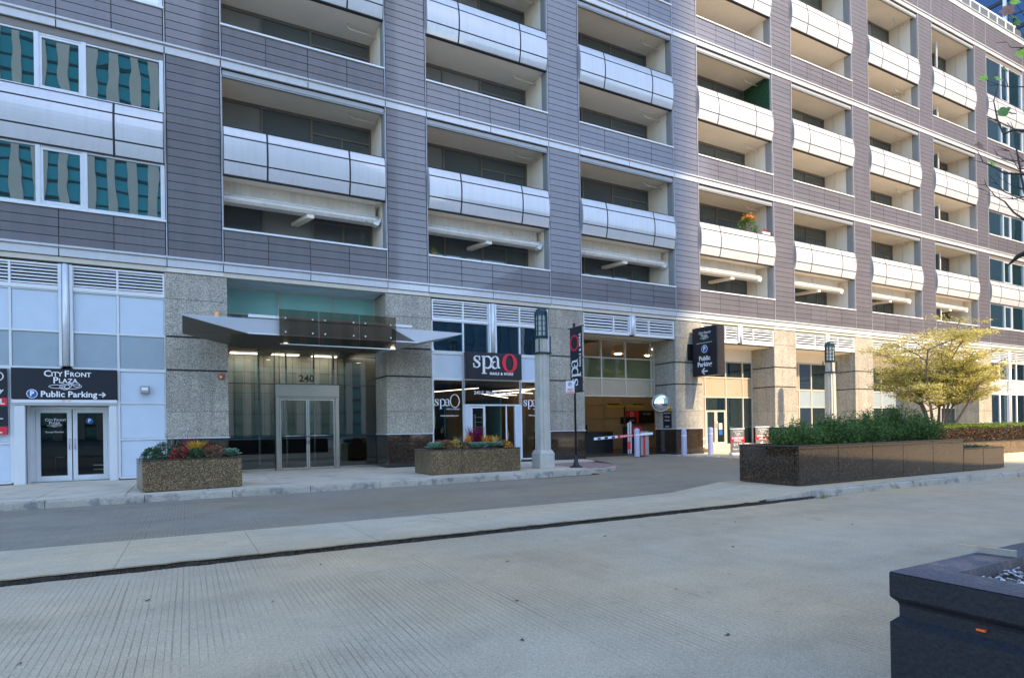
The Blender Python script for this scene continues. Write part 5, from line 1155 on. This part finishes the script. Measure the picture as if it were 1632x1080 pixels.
def shrub(x, y, z, rx, ry, rz, n, label, seed, leaf='yew_leaf', s=.035):
    r = random.Random(seed); t = thing('evergreen_shrub', label, 'shrub', (x, y, z), 0, 'evergreen shrubs in the long granite planter')
    fo = MB(); tw = MB()
    stems = []
    for k in range(46):
        a = r.uniform(0, 6.28); q = r.random() ** .5; bx, by = .35 * rx * q * cos(a), .35 * ry * q * sin(a); tx, ty = rx * q * cos(a) * r.uniform(.85, 1.12), ry * q * sin(a) * r.uniform(.8, 1.05); tz = rz * (1 - .45 * q * q) * r.uniform(.75, 1.22)
        pts = [Vector((bx, by, 0)), Vector((bx * .4 + tx * .6, by * .4 + ty * .6, tz * .5)), Vector((tx, ty, tz))]; stems.append(pts); tw.tube(pts, .010, 4, cap=False, r1=.003)
    for i in range(n):
        pts = stems[r.randrange(46)]; u = r.uniform(.25, 1.04); p = pts[0].lerp(pts[1], min(1, u * 2)) if u < .5 else pts[1].lerp(pts[2], (u - .5) * 2)
        k = .13 * (1.25 - u * .8); p = p + Vector((r.gauss(0, k), r.gauss(0, k), r.gauss(0, k * .7)))
        if p.z < .0: p.z = r.uniform(0, .08)
        leafquad(fo, p, s * r.uniform(.6, 1.25), r, 0, 0, .32)
    obj('foliage', fo, leaf, t); obj('stem', tw, 'bark_dark', t)
zs = .72
shrub(11.65, -10.82, zs, .85, .62, .52, 5200, 'low dark evergreen shrub at the street end of the long planter', 1)
shrub(12.85, -10.82, zs, .85, .62, .60, 6200, 'dark evergreen shrub second from the street end of the long planter', 2)
shrub(14.05, -10.80, zs, .85, .62, .70, 6200, 'dark evergreen shrub in the middle of the long planter below the far lamp post', 3)
shrub(15.20, -10.80, zs, .85, .62, .86, 6800, 'tallest dark evergreen shrub of the long planter', 4)
shrub(16.20, -10.80, zs, .80, .60, .68, 5600, 'dark evergreen shrub at the far end of the long planter beside the yellow tree', 5)
r = random.Random(31); gc = MB()
for i in range(2600): leafquad(gc, (r.uniform(17.05, 18.85), r.uniform(-11.44, -10.2), .50 + r.random() ** 2 * .13), r.uniform(.012, .03), r, 0, .3)
tag(obj('ground_cover', gc, 'ground_leaf', kind='stuff'), 'blue green ground cover in the lower planter end', 'ground cover')
# hedge
t = thing('clipped_hedge', 'box-clipped hedge with bright green top and brown inner twigs', 'hedge', (19.8, -8.05, .46)); r = random.Random(41)
h1, h2, h3 = MB(), MB(), MB()
for i in range(15000):
    x = r.uniform(0, 13.8); y = r.gauss(0, .40); y = max(-.75, min(.75, y)); zt = .62 + .03 * sin(x * 2.1) + .02 * sin(x * 7)
    if i % 2: z = zt + r.gauss(0, .03) - .0; leafquad(h1, (x, r.uniform(-.78, .78), z), r.uniform(.02, .045), r, 0, .3)
    else: z = .10 + (zt - .14) * r.random() ** .8; leafquad(h2, (x, -.74 + abs(r.gauss(0, .16)), z), r.uniform(.02, .042), r)
for k in range(60):
    x = .1 + .23 * k
    for q in range(4): h3.tube([(x, r.uniform(-.3, .3), 0), (x + r.gauss(0, .12), -.5 + r.gauss(0, .1), .25), (x + r.gauss(0, .25), -.6 + r.gauss(0, .12), .55)], .012, 4, cap=False, r1=.004)
h3.box(.1, 13.7, -.45, .6, .0, .5)
obj('top_foliage', h1, 'hedge_leaf', t); obj('inner_foliage', h2, 'hedge_inner', t); obj('stem', h3, 'bark_dark', t)
# multi-stem yellow tree
t = thing('yellow_tree', 'small multi-stemmed tree with yellow autumn leaves behind the shrubs', 'tree', (23.55, -7.6, .45)); r = random.Random(57)
tr = MB(); lf = MB(); tips = []
def limb(p, d, L, rad, lev):
    n = 5; pts = [p]; q = Vector(p); dd = Vector(d)
    for i in range(n):
        dd = (dd + Vector((r.gauss(0, .10), r.gauss(0, .10), r.gauss(0, .05) - (.02 if lev > 1 else -.02)))).normalized(); q = q + dd * (L / n); pts.append(Vector(q))
    tr.tube(pts, rad, 6 if lev < 2 else 4, cap=False, r1=rad * .45)
    if lev >= 2: tips.extend(pts[2:])
    if lev < 3:
        for k in range((7, 5, 4)[lev]):
            u = r.uniform(.35 if lev == 0 else .2, 1); i = min(n - 1, int(u * n)); b = pts[i].lerp(pts[i + 1], u * n - i); a = r.uniform(0, 6.28)
            o = Vector((cos(a), sin(a) * .9, r.uniform(.05, .55) if lev == 0 else r.uniform(-.1, .35))); limb(b, (dd * .25 + o).normalized(), L * (.44, .48, .5)[lev] * r.uniform(.7, 1.15), rad * .45, lev + 1)
for k in range(9):
    a = 2 * pi * k / 9 + r.uniform(-.3, .3); out = r.uniform(.15, .48); limb(Vector((.14 * cos(a), .14 * sin(a), 0)), Vector((cos(a) * out, sin(a) * out, 1)), r.uniform(2.7, 4.0), .055, 0)
for i in range(38000):
    p = tips[r.randrange(len(tips))]
    p = p + Vector((r.gauss(0, .13), r.gauss(0, .13), r.gauss(0, .045)))
    if p.z < 1.15: continue
    leafquad(lf, p, r.uniform(.028, .052), r, 0, .55, .42)
obj('stem', tr, 'bark', t); obj('crown', lf, 'tree_leaf', t)

# planter flowers; both planters stand slightly askew to the front
def askew(x, y):
    if x < 3: bx, by, nx, ny, a, k = -.93, -4.42, -.83, -4.52, radians(8), .97
    else: bx, by, nx, ny, a, k = 5.86, -4.22, 5.80, -4.05, radians(1), 1.08
    u, v = (x - bx) * k, y - by; return nx + u * cos(a) - v * sin(a), ny + u * sin(a) + v * cos(a)
def mum(x, y, z, rad, bloom, label, seed, n=520, group='autumn flowers in the granite planters'):
    rad *= 1.3; n = int(n * 2.0); z += .12; x, y = askew(x, y)
    r = random.Random(seed); t = thing('mum_plant', label, 'flower', (x, y, z), 0, group); g, b = MB(), MB()
    for i in range(n):
        a = r.uniform(0, 6.28); e = math.asin(r.uniform(-.35, 1)); R_ = rad * r.uniform(.72, 1.03); p = Vector((R_ * cos(a) * cos(e), R_ * sin(a) * cos(e), R_ * sin(e) * 1.15 - .06))
        leafquad(g if i % 5 < 2 else b, p, r.uniform(.014, .028), r, 0, .0, .7)
    obj('leaves', g, 'mum_leaf', t); obj('blooms', b, bloom, t)
def kale(x, y, z, rad, label, seed):
    rad *= 1.15; z += .14; x, y = askew(x, y)
    r = random.Random(seed); t = thing('ornamental_kale', label, 'plant', (x, y, z), 0, 'ornamental kale heads in the granite planters'); g, e_ = MB(), MB()
    for ring, (nn, rr, tilt) in enumerate(((9, .95, .35), (8, .85, .7), (8, .75, 1.0), (6, .6, 1.2), (4, .45, 1.4))):
        for k in range(nn):
            a = 2 * pi * (k + .5 * (ring % 2)) / nn + r.uniform(-.1, .1); c = Vector((cos(a), sin(a), 0)); s_ = Vector((-sin(a), cos(a), 0)); up = Vector((0, 0, 1)); L = rad * rr; w_ = rad * .42 * (.6 + .4 * rr); base = c * L * .15 + up * (.0 + .012 * ring) - up * .03
            d = (c * cos(tilt) + up * sin(tilt)).normalized(); nn_ = d.cross(s_)
            P = [base]; n = 9; pts = []
            for i in range(n):
                f = pi * i / (n - 1); pts.append(base + d * L * (.45 + .55 * sin(f)) + s_ * w_ * cos(f) + nn_ * (-.015 * (i % 2) - .012))
            g.add([base] + pts, [(0, i + 1, i + 2) for i in range(n - 1)], 0, True)
            o_ = [q + (q - (base + d * L * .4)).normalized() * .016 for q in pts]; e_.add(pts + o_, [(i, i + 1, n + i + 1, n + i) for i in range(n - 1)], 0, True)
    obj('leaf_rosette', g, 'kale_leaf', t); obj('leaf_fringe', e_, 'kale_edge', t)
def spikes(x, y, z, h, mat, label, seed, n=46, sp=.16, group='spiky grasses in the granite planters'):
    n = int(n * 1.9); z += .12; x, y = askew(x, y)
    r = random.Random(seed); t = thing('spiky_grass', label, 'plant', (x, y, z), 0, group); g = MB()
    for i in range(n):
        a = r.uniform(0, 6.28); o = r.random() * sp; L = h * r.uniform(.55, 1.05); tip = Vector((cos(a) * (o + L * .28), sin(a) * (o + L * .28), L)); b = Vector((cos(a) * o * .4, sin(a) * o * .4, 0)); m_ = b.lerp(tip, .5) + Vector((0, 0, L * .12)); s_ = Vector((-sin(a), cos(a), 0)) * .007
        g.add([b - s_, b + s_, m_ + s_ * 1.2, m_ - s_ * 1.2, tip], [(0, 1, 2, 3), (3, 2, 4)])
    obj('blades', g, mat, t)
z = .60
# left planter
mum(-.66, -3.85, z, .20, 'mum_leaf', 'round dark green leafy plant at the left end of the lobby planter', 1); mum(-.42, -3.55, z + .10, .19, 'blade_grey', 'grey green bushy plant behind the left end of the lobby planter', 2)
mum(-.12, -4.0, z, .19, 'bloom_red', 'dark red flowering plant left of the yellow one in the lobby planter', 3); spikes(.22, -3.7, z + .12, .24, 'bloom_yellow', 'fiery yellow plume plant in the middle of the lobby planter', 4, 110, .26); spikes(.12, -3.5, z, .52, 'blade_purple', 'dark red spiky grass standing behind the yellow plume', 5, 26, .1); spikes(-.25, -3.5, z, .58, 'blade_grey', 'thin pale spiky grass beside the pier in the lobby planter', 6, 9, .1)
mum(.16, -4.15, z, .17, 'mum_leaf', 'dark green low plant in front of the yellow plume', 7); mum(.42, -4.1, z, .17, 'bloom_rust', 'rust and green flowering plant right of the yellow plume', 8); mum(.64, -3.95, z + .02, .19, 'bloom_rust', 'rust coloured mum next to the kale in the lobby planter', 9); mum(.50, -3.6, z + .06, .18, 'bloom_red', 'red topped mum at the back of the lobby planter', 10)
kale(.92, -4.0, z, .20, 'single green kale head at the right end of the lobby planter', 11)
# right planter
kale(6.06, -3.95, z, .22, 'big green kale head at the left end of the spa planter', 12)
mum(6.38, -3.9, z, .20, 'bloom_rust', 'rust red mum beside the left kale of the spa planter', 13); mum(6.36, -3.5, z, .19, 'bloom_red', 'dusky red mum behind the left kale of the spa planter', 14); mum(6.68, -3.85, z, .20, 'bloom_yellow', 'olive and yellow mum left of the kale row in the spa planter', 15, 420); mum(6.92, -3.95, z, .15, 'bloom_rust', 'small rust mum just left of the kale row in the spa planter', 29)
for k in range(4): kale(7.10 + .245 * k, -4.02, z + .02, .15, ('first', 'second', 'third', 'last')[k] + ' small kale head from the left in the row of four in the spa planter', 16 + k)
spikes(7.15, -3.6, z, .38, 'bloom_orange', 'orange plume plant left of the purple grass in the spa planter', 20, 60, .14); spikes(7.42, -3.4, z, .62, 'blade_purple', 'tall purple red spiky grass in front of the spa door', 21, 120, .30); spikes(7.66, -3.65, z, .36, 'bloom_orange', 'orange plume plant right of the purple grass in the spa planter', 22, 60, .14); spikes(6.9, -3.5, z, .36, 'blade_grey', 'pale grey green grass at the back of the spa planter', 23, 30, .12); spikes(7.95, -3.6, z, .34, 'bloom_yellow', 'yellow green plume plant behind the last small kale', 24, 50, .14)
mum(8.04, -3.75, z, .15, 'bloom_rust', 'brown rust mum right of the kale row in the spa planter', 25); mum(8.12, -4.05, z, .0 + .13, 'bloom_orange', 'bright orange mum near the right end of the spa planter', 26); mum(8.2, -3.7, z + .02, .15, 'bloom_orange', 'amber mum at the back right of the spa planter', 27); mum(8.26, -3.85, z, .12, 'bloom_red', 'dark red mum at the right end of the spa planter', 28)
# hanging flowers on a balcony
s = thing('flower_basket', 'large basket of trailing green with orange flowers on the lit lower balcony', 'plant', (23.5, .15, 9.86)); r = random.Random(71); g, b = MB(), MB()
for i in range(1500):
    a = r.uniform(0, 6.28); e = r.uniform(-1.2, 1.5); p = Vector((.62 * cos(a) * cos(e) * r.uniform(.5, 1.1), .34 * sin(a) * cos(e) + .25, .66 + .45 * sin(e) + r.gauss(0, .05)))
    leafquad(g, p, r.uniform(.02, .05), r)
for i in range(300): leafquad(b, (r.gauss(.05, .17), .2 + r.gauss(0, .12), 1.10 + abs(r.gauss(0, .07))), r.uniform(.02, .04), r, 0, 0, .7)
obj('leaves', g, 'yew_leaf', s); obj('blooms', b, 'bloom_orange', s); obj('pot', MB().lathe([(.12, .02), (.18, .3), (.19, .32), (.0, .31)], 0, .2, n=12), 'terracotta', s)
s = thing('balcony_pots', 'white and red flower pots on the ledge beside the orange flower basket', 'plant', (24.1, -.02, 10.19)); g = MB()
for i in range(160): leafquad(g, (r.gauss(.15, .12), .03 + r.gauss(0, .05), .14 + abs(r.gauss(0, .06))), r.uniform(.015, .03), r)
obj('blooms', g, 'bloom_red', s, kind='stuff'); obj('trough', MB().cbox(-.12, .42, -.05, .10, 0, .12, .01), 'cream_cap', s)
s = thing('dried_plant', 'pale dried plant standing on a balcony of the lit wing', 'plant', (35.6, .3, 19.1)); g = MB()
for i in range(150): leafquad(g, (r.gauss(0, .18), r.gauss(0, .1), .35 + r.gauss(0, .2)), r.uniform(.03, .06), r)
obj('leaves', g, 'blade_grey', s); obj('pot', MB().lathe([(.12, 0), (.16, .22), (0, .22)], n=10), 'cream_cap', s)
s = thing('green_pot', 'small leafy balcony plant above the spa window', 'plant', (7.55, .08, 7.20)); g = MB()
for i in range(160): leafquad(g, (r.gauss(0, .09), r.gauss(0, .05), .12 + r.gauss(0, .07)), r.uniform(.02, .04), r)
obj('leaves', g, 'hedge_leaf', s); obj('pot', MB().lathe([(.07, 0), (.09, .09), (0, .09)], n=10), 'terracotta', s)
s = thing('kerb_weed', 'little green weed growing at the island kerb end', 'weed', (10.25, -12.38, -.125)); g = MB()
for i in range(60): leafquad(g, (r.gauss(0, .035), r.gauss(0, .02), abs(r.gauss(0, .03)) + .01), r.uniform(.008, .02), r)
obj('leaves', g, 'hedge_leaf', s)

# near tree whose bare twigs reach into the picture
t = thing('street_tree', 'almost bare street tree reaching twigs and a few leaves in from the picture edge', 'tree', (5.30, -18.75, .70)); o0 = Vector((5.30, -18.75, .70))
TW = dict(a=[(4.85, -17.62, 2.26), (4.92, -17.52, 2.79), (5.04, -17.45, 3.01), (5.17, -17.38, 3.2), (5.3, -17.32, 3.35), (5.4, -17.24, 3.46)], b=[(4.85, -17.62, 3.39), (4.93, -17.53, 3.46), (4.98, -17.42, 3.53), (5.06, -17.33, 3.61), (5.13, -17.22, 3.72)], c=[(4.84, -17.61, 2.82), (4.92, -17.52, 2.88), (4.95, -17.4, 2.94), (5.03, -17.31, 3.03), (5.11, -17.21, 3.12), (5.21, -17.13, 3.26)],
 d=[(4.84, -17.61, 2.63), (4.92, -17.52, 2.71), (4.96, -17.4, 2.81), (5.05, -17.32, 2.91), (5.14, -17.23, 3.03)], e=[(4.84, -17.61, 2.69), (4.92, -17.52, 2.73), (5.0, -17.43, 2.76), (5.05, -17.32, 2.82), (5.11, -17.21, 2.92)], f=[(4.84, -17.61, 2.51), (4.92, -17.52, 2.58), (5.0, -17.43, 2.67), (5.1, -17.34, 2.79), (5.19, -17.25, 2.87), (5.26, -17.16, 3.0)],
 g=[(4.84, -17.61, 2.71), (4.92, -17.52, 2.78), (4.99, -17.42, 2.86), (5.08, -17.33, 2.95)], i=[(4.82, -17.6, 2.92), (4.93, -17.52, 2.97), (5.05, -17.45, 3.02), (5.12, -17.35, 3.09), (5.2, -17.26, 3.17)], j=[(4.75, -17.56, 2.87), (4.87, -17.49, 2.97), (4.98, -17.42, 3.09)],
 k=[(4.85, -17.62, 3.91), (4.94, -17.53, 3.97), (5.03, -17.45, 4.02)], l=[(4.84, -17.61, 3.77), (4.94, -17.53, 3.94), (5.02, -17.44, 4.13)], m=[(4.83, -17.61, 3.65), (4.94, -17.53, 3.8), (5.04, -17.45, 3.95)], n=[(4.85, -17.62, 3.64), (4.93, -17.53, 3.72), (5.0, -17.43, 3.8), (5.12, -17.36, 3.91)], o=[(4.72, -17.55, 3.12), (4.81, -17.46, 3.15), (4.92, -17.38, 3.31), (5.04, -17.31, 3.5), (5.21, -17.27, 3.68)])
w = MB(); hub = Vector((5.05, -18.05, 2.1)) - o0; top = Vector((5.15, -18.1, 3.3)) - o0
w.tube([(0, 0, 0), (-.05, .2, .8), tuple(hub), tuple(top), (-.1, .8, 3.4)], [.07, .06, .045, .03, .012], 10)
rt = random.Random(3)
for k, P in TW.items():
    P = [Vector(p) - o0 for p in P]; src = hub.lerp(top, min(1, max(0, (P[0].z - .9) / 2.0))); mid = src.lerp(P[0], .5) + Vector((0, 0, -.06)); rr = .0075 if k in 'afco' else .0042
    w.tube([src, mid] + P, rr * 1.5, 6, cap=False, r1=rr * .28)
    for q in range(3): a_ = P[rt.randrange(1, len(P))]; w.tube([a_, a_ + Vector((rt.uniform(-.02, .06), rt.uniform(0, .08), rt.uniform(.02, .07)))], .003, 4, cap=False, r1=.001)
H = [Vector(p) - o0 for p in [(4.80, -17.8, 2.3), (4.89, -17.64, 2.38), (4.95, -17.53, 2.37), (5.03, -17.44, 2.37), (5.11, -17.35, 2.34)]]; w.tube([hub] + H, [.024, .02, .018, .017, .016, .005], 8)
obj('branches', w, 'bark_dark', t)
mk('leaf_green', (.10, .22, .03), .45, var=.15, vs=30); mk('leaf_lime', (.30, .48, .04), .45, var=.15, vs=30); mk('leaf_brown', (.30, .14, .09), .6, var=.25, vs=30)
def lobed(s, r_):
    out = []; n = 26
    for i in range(n):
        a = 2 * pi * i / n; q = s * (.62 + .30 * abs(cos(2.5 * a)) + r_.uniform(-.06, .06)); out.append((q * cos(a), q * sin(a) * .85, r_.uniform(-.12, .12) * s + .25 * s * (cos(a) ** 2)))
    return MB().add(out + [(0, 0, 0)], [(i, (i + 1) % n, n) for i in range(n)], 0, True)
for i, (p, s_, mt_) in enumerate([((5.14, -17.32, 3.44), .052, 'leaf_green'), ((5.2, -17.35, 3.43), .032, 'leaf_brown'), ((5.08, -17.23, 3.71), .034, 'leaf_lime'), ((5.11, -17.31, 3.67), .034, 'leaf_lime'), ((5.11, -17.19, 3.24), .048, 'leaf_brown'), ((5.06, -17.28, 3.07), .04, 'leaf_lime'), ((4.93, -17.44, 4.02), .055, 'leaf_brown'), ((4.96, -17.46, 3.97), .038, 'leaf_green'), ((4.99, -17.47, 3.94), .036, 'leaf_green'), ((5.01, -17.48, 3.73), .04, 'leaf_lime'), ((4.98, -17.47, 4.08), .04, 'leaf_lime'), ((4.99, -17.40, 3.66), .03, 'leaf_green'), ((5.08, -17.45, 2.99), .018, 'leaf_brown')]):
    lm_ = lobed(s_, rt); Mx = Matrix.Rotation(rt.uniform(0, 6), 4, 'Z') ; Mx = Matrix.Rotation(radians(62 + rt.uniform(-18, 18)), 4, 'X') @ Mx; Mx = Matrix.Rotation(radians(-28 + rt.uniform(-25, 25)), 4, 'Z') @ Mx
    lm_.v = [tuple(Mx @ Vector(v) + Vector(p) - o0) for v in lm_.v]; obj('leaf', lm_, mt_, t)

# ---------------------------------------------------------------- person seated in the spa
s = thing('person', 'person with dark hair in black sitting behind the left spa window', 'person', (8.12, 1.15, 0), radians(200))
me = bpy.data.meshes.new('body')
J = dict(pel=(0, 0, .52), wa=(0, -.02, .68), ch=(0, .0, .88), nk=(0, .03, 1.04), hd=(0, .06, 1.13), ht=(0, .06, 1.24), ls=(-.18, .0, .97), le=(-.24, .12, .75), lh=(-.10, .34, .70), rs=(.18, .0, .97), re=(.24, .12, .75), rh=(.10, .34, .70), lhp=(-.10, .02, .50), lk=(-.12, .44, .50), lf=(-.12, .46, .08), lt=(-.12, .60, .05), rhp=(.10, .02, .50), rk=(.12, .44, .50), rf=(.12, .46, .08), rtt=(.12, .60, .05))
rad = dict(pel=.15, wa=.125, ch=.15, nk=.055, hd=.085, ht=.085, ls=.06, le=.045, lh=.03, rs=.06, re=.045, rh=.03, lhp=.09, lk=.065, lf=.045, lt=.035, rhp=.09, rk=.065, rf=.045, rtt=.035)
E_ = [('pel', 'wa'), ('wa', 'ch'), ('ch', 'nk'), ('nk', 'hd'), ('hd', 'ht'), ('ch', 'ls'), ('ls', 'le'), ('le', 'lh'), ('ch', 'rs'), ('rs', 're'), ('re', 'rh'), ('pel', 'lhp'), ('lhp', 'lk'), ('lk', 'lf'), ('lf', 'lt'), ('pel', 'rhp'), ('rhp', 'rk'), ('rk', 'rf'), ('rf', 'rtt')]
K = list(J); me.from_pydata([J[k] for k in K], [(K.index(a), K.index(b)) for a, b in E_], []); me.materials.append(MT['cloth_black'])
bo = obj('body', me, parent=s); sk = bo.modifiers.new('skin', 'SKIN'); bo.modifiers.new('sub', 'SUBSURF').levels = 1
for i, k in enumerate(K): me.skin_vertices[0].data[i].radius = (rad[k], rad[k] * .85)
me.skin_vertices[0].data[0].use_root = True
obj('face', put(MB().lathe([(0, -.115), (.05, -.10), (.078, -.03), (.08, .04), (.06, .09), (0, .12)], n=14), Matrix.Translation((0, .085, 1.185))), 'skin', s)
obj('hair', put(MB().lathe([(.07, -.06), (.098, 0), (.10, .06), (.07, .115), (0, .135)], n=14), Matrix.Translation((0, .045, 1.195))), 'hair', s)
c = thing('chair', 'dark salon chair under the seated person in the spa', 'chair', (8.12, 1.15, 0), radians(200)); obj('seat', MB().cbox(-.22, .22, -.2, .24, .36, .42, .02), 'cloth_black', c); obj('backrest', MB().cbox(-.2, .2, -.26, -.21, .42, .8, .02), 'cloth_black', c); obj('pedestal', MB().lathe([(.2, 0.02), (.2, .04), (.03, .06), (.03, .36)], n=12), 'steel', c)
print('objects', len(bpy.data.objects), 'tris', sum(len(p.vertices) - 2 for mm_ in bpy.data.meshes for p in mm_.polygons))
